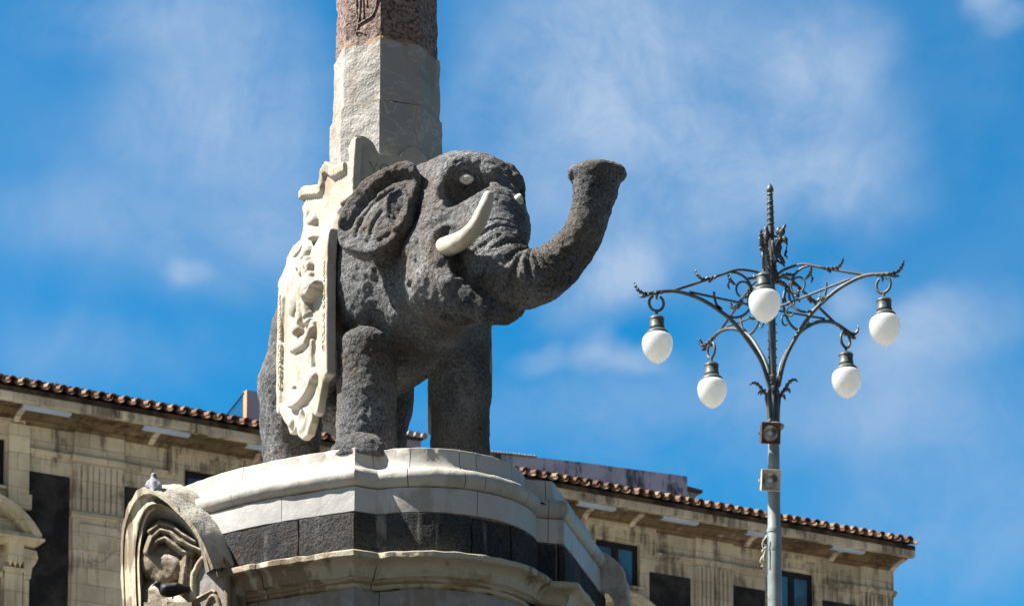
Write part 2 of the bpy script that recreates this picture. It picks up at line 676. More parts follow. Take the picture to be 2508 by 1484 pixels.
def m_marble(name, base=(0.72, 0.69, 0.62), dirt=(0.42, 0.33, 0.2), vein=(0.45, 0.46, 0.48), dirtamt=0.5, veinamt=0.25,
             rough=0.55, bumpy=0.25, pit=0.6, streak=0.0, veinw=0.04):
    m = Mat(name, rough, 0.35)
    n1 = m.noise(2.2, 6, 0.6)
    v = m.math('ABSOLUTE', m.math('SUBTRACT', m.noise(3.4, 7, 0.6, dist=1.2), 0.5))
    vm = m.mr(v, 0.0, veinw, veinamt, 0)
    c = m.mix(m.mr(n1, 0.35, 0.7), tuple(b * 0.86 for b in base), base)
    c = m.mix(vm, c, vein)
    d = m.mr(m.math('ADD', m.noise(6, 6, 0.65), m.math('MULTIPLY', m.noise(30, 4), 0.25)), 0.62, 0.85, 0, dirtamt)
    c = m.mix(d, c, dirt)
    if streak:
        sv = m.map((14, 14, 0.9))
        sm = m.mr(m.math('MULTIPLY', m.noise(1, 4, 0.6, vec=sv), m.mr(m.noise(2.5, 3), 0.35, 0.65)), 0.36, 0.5, 0, streak)
        c = m.mix(sm, c, (0.16, 0.11, 0.06))
    sp = m.mr(m.vor(26), 0.05, 0.1)
    kp = m.mr(m.noise(4.5, 3), 0.56, 0.64)
    sp = m.math('MAXIMUM', sp, m.math('SUBTRACT', 1.0, kp))
    c = m.mix(m.math('MULTIPLY', m.math('SUBTRACT', 1.0, sp), pit), c, (0.07, 0.055, 0.04))
    ck = m.nd('ShaderNodeVectorMath', operation='ADD')
    m.put(ck.inputs[0], m.pos)
    wn = m.nd('ShaderNodeTexNoise')
    wn.inputs['Scale'].default_value = 9
    wn.inputs['Detail'].default_value = 4
    m.put(wn.inputs['Vector'], m.pos)
    sc_ = m.nd('ShaderNodeVectorMath', operation='SCALE')
    sc_.inputs['Scale'].default_value = 0.12
    m.put(sc_.inputs[0], wn.outputs['Color'])
    m.put(ck.inputs[1], sc_.outputs[0])
    ed = m.vor(2.6, 'DISTANCE_TO_EDGE', vec=ck.outputs[0])
    crk = m.math('MULTIPLY', m.mr(ed, 0.002, 0.009, 1, 0), m.mr(m.noise(2.2, 3, vec=m.map((1, 1, 1), (7, 3, 1))), 0.54, 0.66))
    c = m.mix(m.math('MULTIPLY', crk, 0.55), c, (0.12, 0.09, 0.06))
    sp = m.math('MULTIPLY', sp, m.math('SUBTRACT', 1.0, m.math('MULTIPLY', crk, 0.8)))
    m.color(c)
    m.bump((m.noise(14, 6, 0.6), bumpy, 0.02), (m.noise(80, 3), bumpy * 0.6, 0.006), (sp, 0.5 * pit, 0.006))
    return m


MAT = {}
MAT['elephant'] = m_basalt('vesicular basalt of the elephant', 0.010, 0.36, 0.38, (0.98, 1.0, 1.035))
MAT['basalt'] = m_basalt('grey lava stone blocks', 0.010, 0.10, 0.15, (0.93, 1.02, 1.10), True)
MAT['white_marble'] = m_marble('white marble course', (0.516, 0.507, 0.486), (0.344, 0.284, 0.198), (0.327, 0.335, 0.353), dirtamt=0.4, veinamt=0.3, bumpy=0.2, pit=0.3, streak=0.35)
MAT['torus_marble'] = m_marble('warm marble moulding', (0.516, 0.494, 0.443), (0.31, 0.232, 0.129), (0.31, 0.318, 0.327), dirtamt=0.55, veinamt=0.2, bumpy=0.25, pit=0.9, streak=0.3)
MAT['cornice_marble'] = m_marble('stained marble cornice', (0.44, 0.395, 0.285), (0.23, 0.15, 0.06), (0.5, 0.47, 0.38), 0.9, 0.4, 0.6, 0.5, 0.5, 0.85)
MAT['grey_marble'] = m_marble('grey veined marble', (0.267, 0.258, 0.24), (0.148, 0.0998, 0.0534), (0.388, 0.347, 0.28), 0.6, 0.35, 0.5, 0.25, 0.2, 0.5)
MAT['saddle_marble'] = m_marble('ivory marble of the saddlecloth', (0.455, 0.42, 0.352), (0.29, 0.215, 0.125), (0.29, 0.265, 0.225), 0.65, 0.3, 0.6, 0.35, 0.6, 0.35)
MAT['hood_marble'] = m_marble('rough weathered limestone', (0.46, 0.435, 0.385), (0.2, 0.155, 0.1), (0.33, 0.31, 0.28), 0.75, 0.25, 0.85, 1.0, 1.0, 0.3)
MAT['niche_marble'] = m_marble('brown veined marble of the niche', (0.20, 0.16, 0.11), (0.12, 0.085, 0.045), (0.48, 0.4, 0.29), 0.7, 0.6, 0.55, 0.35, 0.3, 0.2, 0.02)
MAT['drum_marble'] = m_marble('grey marble drum', (0.36, 0.345, 0.315), (0.34, 0.245, 0.165), (0.54, 0.52, 0.49), 0.5, 0.6, 0.75, 0.8, 0.6, 0.3, 0.014)
MAT['tusk'] = m_marble('cream marble tusk', (0.58, 0.53, 0.415), (0.25, 0.18, 0.1), (0.26, 0.2, 0.12), 0.6, 0.7, 0.45, 0.15, 0.3, 0.0, 0.012)
MAT['eye'] = m_marble('white marble eye', (0.74, 0.71, 0.62), (0.5, 0.4, 0.28), (0.5, 0.42, 0.3), 0.3, 0.2, 0.4, 0.05, 0.0)
MAT['mortar'] = Mat('brown mortar', 0.95, 0.1).color((0.24, 0.18, 0.11)).m


def m_granite():
    m = Mat('red granite', 0.75, 0.3)
    c = m.ramp(m.noise(55, 4, 0.7), [(0.36, (0.022, 0.02, 0.022)), (0.46, (0.16, 0.105, 0.088)), (0.58, (0.29, 0.205, 0.17)), (0.7, (0.38, 0.30, 0.25))])
    c = m.mix(m.mr(m.noise(7, 5), 0.5, 0.75, 0, 0.5), c, (0.17, 0.11, 0.085))
    m.color(c)
    m.bump((m.noise(22, 5, 0.65), 0.8, 0.02), (m.noise(80, 3), 0.5, 0.006))
    return m


MAT['granite'] = m_granite()


def m_iron(name, lo, hi, rust=0.3, rough=0.5):
    m = Mat(name, rough, 0.45)
    c = m.ramp(m.noise(7, 5), [(0.35, lo), (0.65, hi)])
    c = m.mix(m.mr(m.noise(16, 5, 0.65), 0.6, 0.75, 0, rust), c, (0.12, 0.065, 0.035))
    m.color(c)
    m.bump((m.noise(60, 4), 0.25, 0.004))
    return m


MAT['iron'] = m_iron('painted grey-green ironwork', (0.035, 0.05, 0.055), (0.10, 0.115, 0.11))
MAT['dark_iron'] = m_iron('blackened iron', (0.02, 0.025, 0.03), (0.06, 0.065, 0.07), 0.55)
MAT['pale_iron'] = m_iron('pale grey pole paint', (0.17, 0.21, 0.22), (0.26, 0.30, 0.305), 0.5, 0.45)
MAT['rust'] = m_iron('brown rusted steel', (0.05, 0.028, 0.022), (0.12, 0.05, 0.03), 0.6)


def m_globe():
    m = Mat('frosted white glass', 0.16, 0.5)
    m.color(m.mix(m.mr(m.noise(5, 3), 0.4, 0.7), (0.82, 0.84, 0.85), (0.9, 0.91, 0.9)))
    m.b.inputs['Coat Weight'].default_value = 0.5
    m.b.inputs['Coat Roughness'].default_value = 0.06
    tr = m.nd('ShaderNodeBsdfTranslucent')
    tr.inputs['Color'].default_value = (0.92, 0.93, 0.92, 1)
    mx = m.nd('ShaderNodeMixShader')
    mx.inputs[0].default_value = 0.5
    out = m.nt.nodes['Material Output']
    m.nt.links.new(m.b.outputs[0], mx.inputs[1])
    m.nt.links.new(tr.outputs[0], mx.inputs[2])
    m.nt.links.new(mx.outputs[0], out.inputs['Surface'])
    return m


MAT['globe'] = m_globe()
m = Mat('lamp reflector', 0.18, 0.5, 1.0)
m.color((0.8, 0.8, 0.78))
MAT['reflector'] = m
m = Mat('bulb glass', 0.08, 0.6)
m.color((0.75, 0.78, 0.78))
MAT['bulb'] = m
MAT['grey_paint'] = m_iron('beige floodlight paint', (0.42, 0.40, 0.33), (0.5, 0.47, 0.40), 0.15)


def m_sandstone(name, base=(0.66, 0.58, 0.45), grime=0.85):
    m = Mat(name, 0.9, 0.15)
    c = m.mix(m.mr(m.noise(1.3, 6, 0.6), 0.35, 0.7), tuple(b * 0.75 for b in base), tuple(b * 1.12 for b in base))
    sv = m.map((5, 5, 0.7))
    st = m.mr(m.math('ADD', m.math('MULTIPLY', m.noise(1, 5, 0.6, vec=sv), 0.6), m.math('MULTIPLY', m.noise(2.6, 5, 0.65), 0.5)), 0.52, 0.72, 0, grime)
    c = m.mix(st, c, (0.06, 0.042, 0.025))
    pale = m.mr(m.noise(2.2, 4, 0.6, vec=m.map((1, 1, 1), (9, 4, 3))), 0.6, 0.72, 0, 0.45)
    c = m.mix(pale, c, (0.74, 0.68, 0.57))
    sx = m.nd('ShaderNodeSeparateXYZ')
    m.put(sx.inputs[0], m.pos)
    wv = m.math('ADD', m.math('MULTIPLY', sx.outputs[0], 0.8738), m.math('MULTIPLY', sx.outputs[1], 0.4863))
    cx = m.nd('ShaderNodeCombineXYZ')
    m.put(cx.inputs[0], wv)
    m.put(cx.inputs[1], sx.outputs[2])
    bk = m.nd('ShaderNodeTexBrick')
    m.put(bk.inputs['Vector'], cx.outputs[0])
    bk.inputs['Scale'].default_value = 1.0
    bk.inputs['Mortar Size'].default_value = 0.008
    bk.inputs['Brick Width'].default_value = 0.62
    bk.inputs['Row Height'].default_value = 0.29
    bk.inputs['Color1'].default_value = (0.72, 0.72, 0.72, 1)
    bk.inputs['Color2'].default_value = (1.0, 1.0, 1.0, 1)
    bk.inputs['Mortar'].default_value = (0.45, 0.42, 0.4, 1)
    c = m.mix(0.7, c, bk.outputs['Color'], 'MULTIPLY')
    drip = m.mr(m.math('MULTIPLY', m.noise(1, 5, 0.65, vec=m.map((13, 13, 0.45), (3, 3, 3))), m.mr(m.noise(0.9, 3), 0.3, 0.7)), 0.32, 0.5, 0, grime * 0.75)
    c = m.mix(drip, c, (0.05, 0.035, 0.022))
    m.color(c)
    m.bump((m.noise(9, 6, 0.6), 0.5, 0.03), (m.math('SUBTRACT', 1.0, bk.outputs['Fac']), 0.4, 0.01))
    return m


MAT['sandstone'] = m_sandstone('warm grey sandstone')
MAT['sandstone_clean'] = m_sandstone('pale limestone frame', (0.72, 0.64, 0.47), 0.3)
MAT['dark_stone'] = m_sandstone('dark brown cornice stone', (0.2, 0.145, 0.09), 0.95)


def m_plain(name, a, b, scale=4, rough=0.85, bump=0.2, streak=None):
    m = Mat(name, rough, 0.2)
    c = m.mix(m.mr(m.noise(scale, 6, 0.62), 0.38, 0.66), a, b)
    if streak:
        sv = m.map((3, 3, 0.6))
        c = m.mix(m.mr(m.math('ADD', m.noise(1, 5, 0.6, vec=sv), m.math('MULTIPLY', m.noise(5, 5, 0.7), 0.35)), 0.63, 0.79, 0, 0.9), c, streak)
    m.color(c)
    m.bump((m.noise(scale * 6, 5), bump, 0.02))
    return m


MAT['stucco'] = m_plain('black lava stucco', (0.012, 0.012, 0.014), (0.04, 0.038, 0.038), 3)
MAT['lilac'] = m_plain('smooth lilac render', (0.40, 0.40, 0.50), (0.44, 0.44, 0.54), 2, bump=0.05)
MAT['orange'] = m_plain('terracotta orange render', (0.62, 0.26, 0.13), (0.70, 0.32, 0.17), 3, bump=0.05)
MAT['grey_render'] = m_plain('weathered lilac render', (0.46, 0.46, 0.60), (0.60, 0.59, 0.72), 2, bump=0.3, streak=(0.04, 0.04, 0.05))
MAT['paving'] = m_plain('lava paving', (0.03, 0.03, 0.03), (0.06, 0.058, 0.056), 1.5)
MAT['bounce_paving'] = m_plain('pale light bounce paving', (0.30, 0.28, 0.245), (0.37, 0.35, 0.30), 1.5)  # kept pale so the added strip throws sunlight back up
MAT['dark_bed'] = m_plain('dark bed under the tiles', (0.02, 0.017, 0.014), (0.09, 0.07, 0.05), 3, bump=0.4)
MAT['dark_frame'] = m_plain('dark brown window frame', (0.012, 0.009, 0.012), (0.02, 0.015, 0.018), 5, 0.5)
MAT['blue_rail'] = m_plain('dark teal railing paint', (0.01, 0.04, 0.06), (0.015, 0.05, 0.07), 5, 0.5)
MAT['tube'] = m_plain('blue white fluorescent cover', (0.40, 0.52, 0.68), (0.48, 0.60, 0.76), 2, 0.25, 0.02)


def m_tiles():
    m = Mat('weathered clay tile', 0.85, 0.2)
    r = m.rand()
    c = m.ramp(r, [(0.0, (0.10, 0.055, 0.04)), (0.35, (0.17, 0.095, 0.065)), (0.6, (0.24, 0.14, 0.095)), (0.85, (0.22, 0.165, 0.115)), (1.0, (0.30, 0.24, 0.175))])
    c = m.mix(m.mr(m.noise(9, 6, 0.65), 0.48, 0.68, 0, 0.85), c, (0.05, 0.038, 0.03))
    m.color(c)
    m.bump((m.noise(30, 5), 0.4, 0.01))
    return m


MAT['tiles'] = m_tiles()


def m_glass():
    m = Mat('window glass with painted sky', 0.03, 0.6)
    m.color(m.mix(m.mr(m.noise(1.6, 3), 0.4, 0.6), (0.008, 0.05, 0.10), (0.012, 0.13, 0.25)))  # blue of the reflected sky painted into the pane colour
    m.b.inputs['Coat Weight'].default_value = 0.6
    m.b.inputs['Coat Roughness'].default_value = 0.02
    m.bump((m.noise(1.2, 2), 0.04, 0.05))
    return m


MAT['glass'] = m_glass()


def m_pigeon(name, a, b, c3):
    m = Mat(name, 0.6, 0.3)
    c = m.mix(m.mr(m.vor(30, vec=m.map((1, 1, 0.5))), 0.2, 0.5), a, b)
    c = m.mix(m.mr(m.noise(16, 4), 0.55, 0.65), c, c3)
    m.color(c)
    m.bump((m.noise(60, 3), 0.3, 0.005))
    return m


MAT['pigeon_grey'] = m_pigeon('mottled pigeon feathers', (0.05, 0.055, 0.07), (0.2, 0.21, 0.24), (0.4, 0.4, 0.43))
MAT['pigeon_black'] = m_pigeon('black pigeon feathers', (0.008, 0.008, 0.01), (0.02, 0.02, 0.024), (0.03, 0.03, 0.04))
MAT['white_feather'] = m_plain('white feathers', (0.6, 0.62, 0.65), (0.7, 0.72, 0.75), 20)
MAT['beak'] = m_plain('dark beak', (0.03, 0.03, 0.03), (0.05, 0.05, 0.05), 20)
MAT['inscription'] = m_plain('cut letters', (0.16, 0.12, 0.07), (0.24, 0.18, 0.11), 20)
MAT['letters_dark'] = m_plain('worn cut letters', (0.22, 0.19, 0.14), (0.3, 0.26, 0.2), 20)
MAT['letters'] = m_plain('weathered raised letters', (0.50, 0.43, 0.31), (0.62, 0.54, 0.42), 20)
for k in list(MAT):
    if isinstance(MAT[k], Mat):
        MAT[k] = MAT[k].m

# ------------------------------------------------------------------ ground
gm = MB().grid([[(x, y, 0.0) for y in np.linspace(-60, 600, 12)] for x in np.linspace(-300, 300, 12)])
tag(gm.build('ground', MAT['paving']), kind='structure')
pv = MB().grid([[(x, y + 0.5563 * x, 0.004) for y in np.linspace(20, 49.2, 8)] for x in np.linspace(-40, 40, 12)])  # unseen pale strip, added to bounce sunlight onto the palace front
tag(pv.build('bounce_pavement', MAT['bounce_paving']), kind='structure')

# ------------------------------------------------------------------ frame of the statue
AE = math.radians(67)
FW = np.array([math.cos(AE), -math.sin(AE), 0])         # the elephant's forward direction
LW = np.array([math.sin(AE), math.cos(AE), 0])          # its left
UP = np.array([0, 0, 1.0])
AX = np.array([at(946, 250, 14.0)[0], 14.0, 0])         # axis of the obelisk
ZT = at(870, 1094, 13.30)[2]                            # top edge of the pedestal


def SQ(s, q, z):
    return AX + FW * s + LW * q + UP * z


# ------------------------------------------------------------------ pedestal
def arc_fit(P, n):
    A = np.c_[2 * P, np.ones(len(P))]
    cx, cy, k = np.linalg.lstsq(A, (P ** 2).sum(1), rcond=None)[0]
    r = math.sqrt(k + cx * cx + cy * cy)
    a = np.unwrap(np.arctan2(P[:, 1] - cy, P[:, 0] - cx))
    return [np.array([cx + r * math.cos(t), cy + r * math.sin(t)]) for t in np.linspace(a[0], a[-1], n)]


def path_points():
    px = [(460, 1190), (500, 1172), (560, 1150), (630, 1136), (700, 1124), (790, 1107), (870, 1094)]
    left = [atz(u, v, ZT)[:2] for u, v in px]
    left = [left[0] + np.array([-0.62, 0.95]), left[0] + np.array([-0.16, 0.22])] + left
    lobe = [atz(u, v, ZT)[:2] for u, v in [(928, 1105), (960, 1099), (1000, 1094), (1080, 1093), (1150, 1105), (1200, 1120), (1250, 1141), (1296, 1172)]]
    lobe = arc_fit(np.array(lobe), 9)
    lf = np.array(left[2:])
    tt = np.linspace(0, 1, len(lf))
    left[2:] = list(np.stack([np.polyval(np.polyfit(tt, lf[:, k], 2), tt) for k in (0, 1)], 1)[:-1]) + [lf[-1]]
    stepr = [lobe[-1], atz(1353, 1177, ZT)[:2]]
    d = np.array([0.235, 0.972])
    right = [stepr[1], stepr[1] + d * 0.35, stepr[1] + d * 0.7, stepr[1] + d * 0.95, stepr[1] + d * 1.25 + np.array([-0.3, 0])]
    out, cr = [], []
    for seg, k, smooth in ((left, 6, True), ([left[-1], lobe[0]], 4, False), (lobe, 6, True), (stepr, 4, False), (right, 6, False)):
        S = cat_rom(np.array(seg), k) if smooth else resample(np.array(seg), k * (len(seg) - 1) + 1)
        cr.append(len(out))
        out += list(S[:-1])
    out.append(right[-1])
    P = np.array(out)
    e = np.diff(P, axis=0)
    e /= np.linalg.norm(e, axis=1)[:, None]
    nn = np.stack([e[:, 1], -e[:, 0]], 1)                # outward: to the right of the walking direction
    M = np.zeros_like(P)
    for i in range(len(P)):
        a, b = nn[max(i - 1, 0)], nn[min(i, len(nn) - 1)]
        w = a + b
        w /= np.linalg.norm(w)
        M[i] = w / max(w @ a, 0.5)
    return P, M


PP, PM = path_points()
PL = np.concatenate([[0], np.cumsum(np.linalg.norm(np.diff(PP, axis=0), axis=1))])


def on_path(t, off):
    return np.array([np.interp(t, PL, PP[:, k]) + off * np.interp(t, PL, PM[:, k]) for k in (0, 1)])


def path_at(u, off, dz):
    """path length of the spot seen at picture column u"""
    ts = np.linspace(0, PL[-1], 900)
    us = np.array([pr((*on_path(t, off), ZT + dz))[0] for t in ts])
    ok = np.where((us[:-1] - u) * (us[1:] - u) <= 0)[0]
    return ts[ok[0]] if len(ok) else ts[np.argmin(abs(us - u))]


ped = root('fountain_pedestal', (AX[0], AX[1], 0), 'pale marble and black lava stone pedestal carrying the elephant', 'pedestal')


def course(name, prof, mat, seams, t0, t1, gap=0.0035, rough=0.0026, seed=0, inner=-0.22):
    """blocks of one course; prof is (offset, dz) from top to bottom"""
    cuts = [t0] + sorted(t for t in seams if t0 + 0.03 < t < t1 - 0.03) + [t1]
    prof = np.array(prof)
    made = []
    for a, b in zip(cuts[:-1], cuts[1:]):
        a2, b2 = a + gap * 0.5, b - gap * 0.5
        ts = sorted(set([a2, b2] + [t for t in PL if a2 < t < b2] + list(np.linspace(a2, b2, max(3, int((b2 - a2) / 0.03))))))
        G = []
        for t in ts:
            row = [(*on_path(t, o), ZT + dz) for o, dz in prof]
            row = [(*on_path(t, inner), ZT + prof[0][1])] + row + [(*on_path(t, inner), ZT + prof[-1][1])]
            G.append(row)
        G = np.array(G)
        sh = G.shape
        Q = G.reshape(-1, 3)
        n = np.stack([fbm(Q + seed + k * 31.7, 0.06, 3) for k in range(3)], 1) * rough
        n += np.stack([fbm(Q + seed + k * 13.7, 0.3, 2) for k in range(3)], 1) * rough * 0.4
        # chipped edges
        chip = np.clip(fbm(Q + 5.1 + seed, 0.045, 2) - 0.5, 0, 1) * max(rough, 0.003) * 4
        Q2 = Q + n
        edge = np.zeros(sh[:2])
        edge[:, 1] = edge[:, -2] = 1
        Q2[:, 2] -= chip * edge.reshape(-1) * np.where(np.arange(sh[1])[None, :].repeat(sh[0], 0).reshape(-1) <= 2, 1, -1)
        G = Q2.reshape(sh)
        mb = MB().grid(G)
        m = sh[1]
        nn_ = sh[0]
        mb.F.append(tuple(range(m)))
        mb.F.append(tuple((nn_ - 1) * m + j for j in range(m))[::-1])
        mb.F += [((i) * m + m - 1, (i + 1) * m + m - 1, (i + 1) * m, i * m) for i in range(nn_ - 1)]
        made.append(autosmooth(mb.build(name, mat, ped), 40))
    return made


def arc(c, r, a0, a1, n):
    return [(c[0] + r[0] * math.cos(math.radians(a)), c[1] + r[1] * math.sin(math.radians(a))) for a in np.linspace(a0, a1, n)]


# crowning moulding: cove above a torus
cove = [(-0.03, 0.0), (-0.003, 0.0), (0.0, -0.003), (0.001, -0.035), (0.004, -0.065), (0.011, -0.09), (0.024, -0.107), (0.042, -0.1165)]
tor = arc((0.048, -0.165), (0.044, 0.048), 86, -90, 12)
TOR = cove + tor + [(0.03, -0.213)]
t_l = path_at(452, 0, 0)
TE = PL[-1]
sm = [path_at(u, 0.1, -0.15) for u in (563, 1000, 1144, 1192, 1297)] + [path_at(922, 0.05, -0.15), path_at(1343, 0.05, -0.15), PL[-1] - 0.55]
course('moulding_block', TOR, MAT['torus_marble'], sm, t_l - 0.3, TE, seed=1)
BAND = [(0.062, -0.215), (0.066, -0.219), (0.066, -0.26), (0.067, -0.30), (0.066, -0.336), (0.061, -0.339)]
sm = [path_at(u, 0.05, -0.28) for u in (695, 1168)] + [path_at(921, 0.03, -0.28), path_at(1344, 0.05, -0.28), PL[-1] - 0.75]
course('marble_block', BAND, MAT['white_marble'], sm, t_l - 0.3, TE, rough=0.0016, seed=2)
BAS = [(0.062, -0.343), (0.070, -0.348), (0.072, -0.40), (0.073, -0.46), (0.072, -0.53), (0.067, -0.56)]
sm = [path_at(u, 0.06, -0.45) for u in (733, 1154, 1248)] + [path_at(922, 0.05, -0.45), path_at(1366, 0.06, -0.45), PL[-1] - 0.7]
course('lava_block', BAS, MAT['basalt'], sm, t_l - 0.3, TE, gap=0.009, rough=0.0055, seed=3)
COR = [(0.06, -0.552), (0.148, -0.55), (0.154, -0.556), (0.154, -0.578), (0.146, -0.584)] + \
    [(0.146 - 0.056 * math.sin(a), -0.584 - 0.054 * (1 - math.cos(a))) for a in np.linspace(0.2, 1.57, 7)] + \
    [(0.086, -0.642), (0.084, -0.654)] + [(0.082 - 0.034 * math.sin(a), -0.656 - 0.036 * (1 - math.cos(a))) for a in np.linspace(0.1, 1.57, 6)] + \
    [(0.044, -0.696), (0.03, -0.70)]
t_c = path_at(528, 0.15, -0.56)
sm = [path_at(u, 0.13, -0.6) for u in (634, 1336)] + [path_at(927, 0.12, -0.6), path_at(1428, 0.1, -0.6)]
course('cornice_block', COR, MAT['cornice_marble'], sm, t_c, TE, gap=0.006, rough=0.004, seed=4)
FRZ = [(0.03, -0.702), (0.032, -0.74), (0.03, -0.80), (0.032, -0.832), (0.04, -0.836), (0.042, -0.848), (0.036, -0.856), (0.034, -0.90), (0.034, -1.05), (0.034, -1.3)]
sm = [path_at(u, 0.03, -0.75) for u in (634, 1280)] + [path_at(930, 0.03, -0.75)]
course('frieze_block', FRZ, MAT['grey_marble'], sm, t_c + 0.03, TE, gap=0.006, rough=0.003, seed=5)
# core and shaft down to the square
back = [(-1.2, 15.35), (0.2, 15.35)]
ring = [on_path(t, 0.056) for t in np.linspace(t_l - 0.3, TE, 160)]
core = [np.array([*p, ZT - 0.15]) for p in ring[::-1]] + [np.array([x, y, ZT - 0.15]) for x, y in back]
MB().prism(core, (0, 0, -0.53)).build('core', MAT['mortar'], ped)
ring = [on_path(t, -0.02) for t in np.linspace(t_l - 0.3, TE, 90)]
core = [np.array([*p, ZT - 0.685]) for p in ring[::-1]] + [np.array([x, y, ZT - 0.685]) for x, y in back]
MB().prism(core, (0, 0, -(ZT - 0.685))).build('shaft', MAT['grey_marble'], ped)
top = [np.array([*on_path(t, -0.012), ZT - 0.028]) for t in np.linspace(t_l - 0.3, TE, 120)][::-1] + [np.array([x, y, ZT - 0.028]) for x, y in back]
MB().prism(top, (0, 0, -0.005)).build('top_slab', MAT['torus_marble'], ped)

# ------------------------------------------------------------------ arched niche on the left side of the pedestal
WC = np.array([-0.751, 13.30])
WD = np.array([-0.824, 0.566])
WN = np.array([-0.566, -0.824])


def NP(u, v, off, back_=0.0):
    """spot seen at (u, v) on the side wall pushed out by off, moved back by back_"""
    r = ray(u, v)
    t = ((WC + WN * off) @ WN) / (r[:2] @ WN)
    Y = r[1] * t + back_
    return at(u, v, Y)


def ring_pts(px, off, extra, n=44):
    P = cat_rom(np.array(px, float), 8)
    P = resample(P, n)
    k = np.interp(P[:, 0] + 0.004 * np.arange(n), *zip(*sorted(extra)))
    return np.array([NP(u, v, off, b) for (u, v), b in zip(P, k)])


ex = [(290, 0.42), (300, 0.34), (316, 0.2), (338, 0.09), (366, 0.0), (700, 0.0)]
R1 = [(304, 1640), (300, 1490), (296, 1400), (297, 1311), (305, 1262), (318, 1224), (338, 1201), (364, 1197), (398, 1211), (434, 1243), (462, 1271), (485, 1303), (505, 1343), (523, 1392)]
R1b = [(309, 1640), (305, 1490), (301, 1400), (302, 1315), (311, 1270), (325, 1236), (343, 1214), (366, 1208), (396, 1222), (430, 1253), (457, 1280), (480, 1311), (500, 1351), (517, 1396)]
R2 = [(349, 1640), (345, 1490), (341, 1377), (344, 1330), (349, 1300), (357, 1274), (368, 1254), (388, 1245), (408, 1248), (436, 1262), (458, 1284), (478, 1309), (494, 1340), (510, 1400)]
R1m = [(0.5 * (a + c), 0.5 * (b + d)) for (a, b), (c, d) in zip(R1b, R2)]
R3 = [(358, 1640), (356, 1490), (353, 1377), (356, 1340), (361, 1318), (369, 1299), (382, 1286), (398, 1281), (412, 1285), (434, 1299), (454, 1309), (472, 1325), (484, 1348), (498, 1405)]
J = [(372, 1640), (366, 1490), (358, 1400), (352, 1311), (350, 1262), (354, 1224), (372, 1196), (408, 1187), (450, 1187), (490, 1214), (525, 1250), (556, 1288), (578, 1330), (597, 1376)]
OFF = 0.34
niche = MB()
rows = [ring_pts(J, 0.05, [(300, 0.75), (352, 0.5), (408, 0.12), (450, 0.0), (700, 0.0)]),
        ring_pts(R1, OFF, ex), ring_pts(R1b, OFF - 0.006, ex), ring_pts(R1m, OFF - 0.05, ex), ring_pts(R2, OFF - 0.035, ex),
        ring_pts(R2, OFF - 0.085, ex), ring_pts(R3, OFF - 0.19, ex), ring_pts(R3, OFF - 0.27, ex)]
hood = rows[:2]
Gh = []
for k in range(9):
    t = k / 8
    Gh.append(rows[0] * (1 - t) + rows[1] * t)
Gh = np.array(Gh)
Qh = Gh.reshape(-1, 3)
dn = fbm(Qh, 0.035, 3) * 0.011 + fbm(Qh, 0.16, 2) * 0.007
Qh = Qh + dn[:, None] * np.array([-0.2, -0.45, 0.85])
Gh = Qh.reshape(Gh.shape)
# block joints across the hood
for j in (15, 25, 33):
    Gh[:, j] -= np.array([-0.1, -0.3, 0.9]) * 0.014
hm = MB().grid(np.transpose(Gh, (1, 0, 2)))
arch = autosmooth(hm.build('niche_hood', MAT['hood_marble'], ped), 60)
face = [Gh[-1], rows[2]]
prj = lambda px_, off: ring_pts(px_, off, ex)
for t, o in ((0.08, -0.035), (0.22, -0.060), (0.40, -0.072), (0.48, -0.070), (0.52, -0.045), (0.66, -0.040), (0.74, -0.052), (0.78, -0.075), (0.9, -0.080)):
    face.append(prj([((1 - t) * a + t * c, (1 - t) * b + t * d) for (a, b), (c, d) in zip(R1b, R2)], OFF + o))
face.append(prj(R2, OFF - 0.085))
face = [face[0]] + [r + (fbm(r, 0.07, 3) * 0.005)[:, None] * np.array([0.4, -0.7, 0.4]) for r in face[1:]]
fm = MB().grid(np.transpose(np.array(face), (1, 0, 2)))
autosmooth(fm.build('niche_archivolt', MAT['cornice_marble'], ped), 50)
fm = MB().grid(np.transpose(np.array(rows[5:8]), (1, 0, 2)))
autosmooth(fm.build('niche_soffit', MAT['grey_marble'], ped), 50)
# carved drapery inside the niche
us, vs = np.arange(336, 606, 3.0), np.arange(1262, 1640, 3.0)
UU, VV = np.meshgrid(us, vs, indexing='ij')
P2 = np.stack([UU.ravel(), VV.ravel()], 1)


def dome(pts, r, h):
    d = line_dist(P2, pts) if len(pts) > 1 else np.linalg.norm(P2 - np.array(pts[0]), axis=1)
    return h * np.sqrt(np.clip(1 - (d / r) ** 2, 0, 1))


hh = np.maximum.reduce([dome([(380, 1372), (404, 1384)], 50, 0.075), dome([(380, 1480), (420, 1490)], 60, 0.06),
                        dome([(360, 1350), (370, 1316), (392, 1296), (416, 1300), (438, 1322), (462, 1334), (492, 1346)], 13, 0.105),
                        dome([(368, 1346), (384, 1322), (404, 1316), (424, 1332), (446, 1350), (470, 1352)], 12, 0.09),
                        dome([(366, 1300), (392, 1280), (420, 1286), (448, 1308), (480, 1326)], 10, 0.115),
                        dome([(456, 1356), (452, 1392), (444, 1446)], 12, 0.085), dome([(468, 1362), (464, 1398), (456, 1440)], 9, 0.07)])
hh = hh + 0.01 * fbm(np.c_[P2 / 40, 0 * P2[:, 0]], 1.0, 3)
Gd = np.array([NP(u, v, 0.12 + h, 0.0) for (u, v), h in zip(P2, hh)]).reshape(len(us), len(vs), 3)
make('niche_drapery', *(lambda mb: (np.vstack(mb.V), mb.F))(MB().grid(Gd)), MAT['niche_marble'], ped)
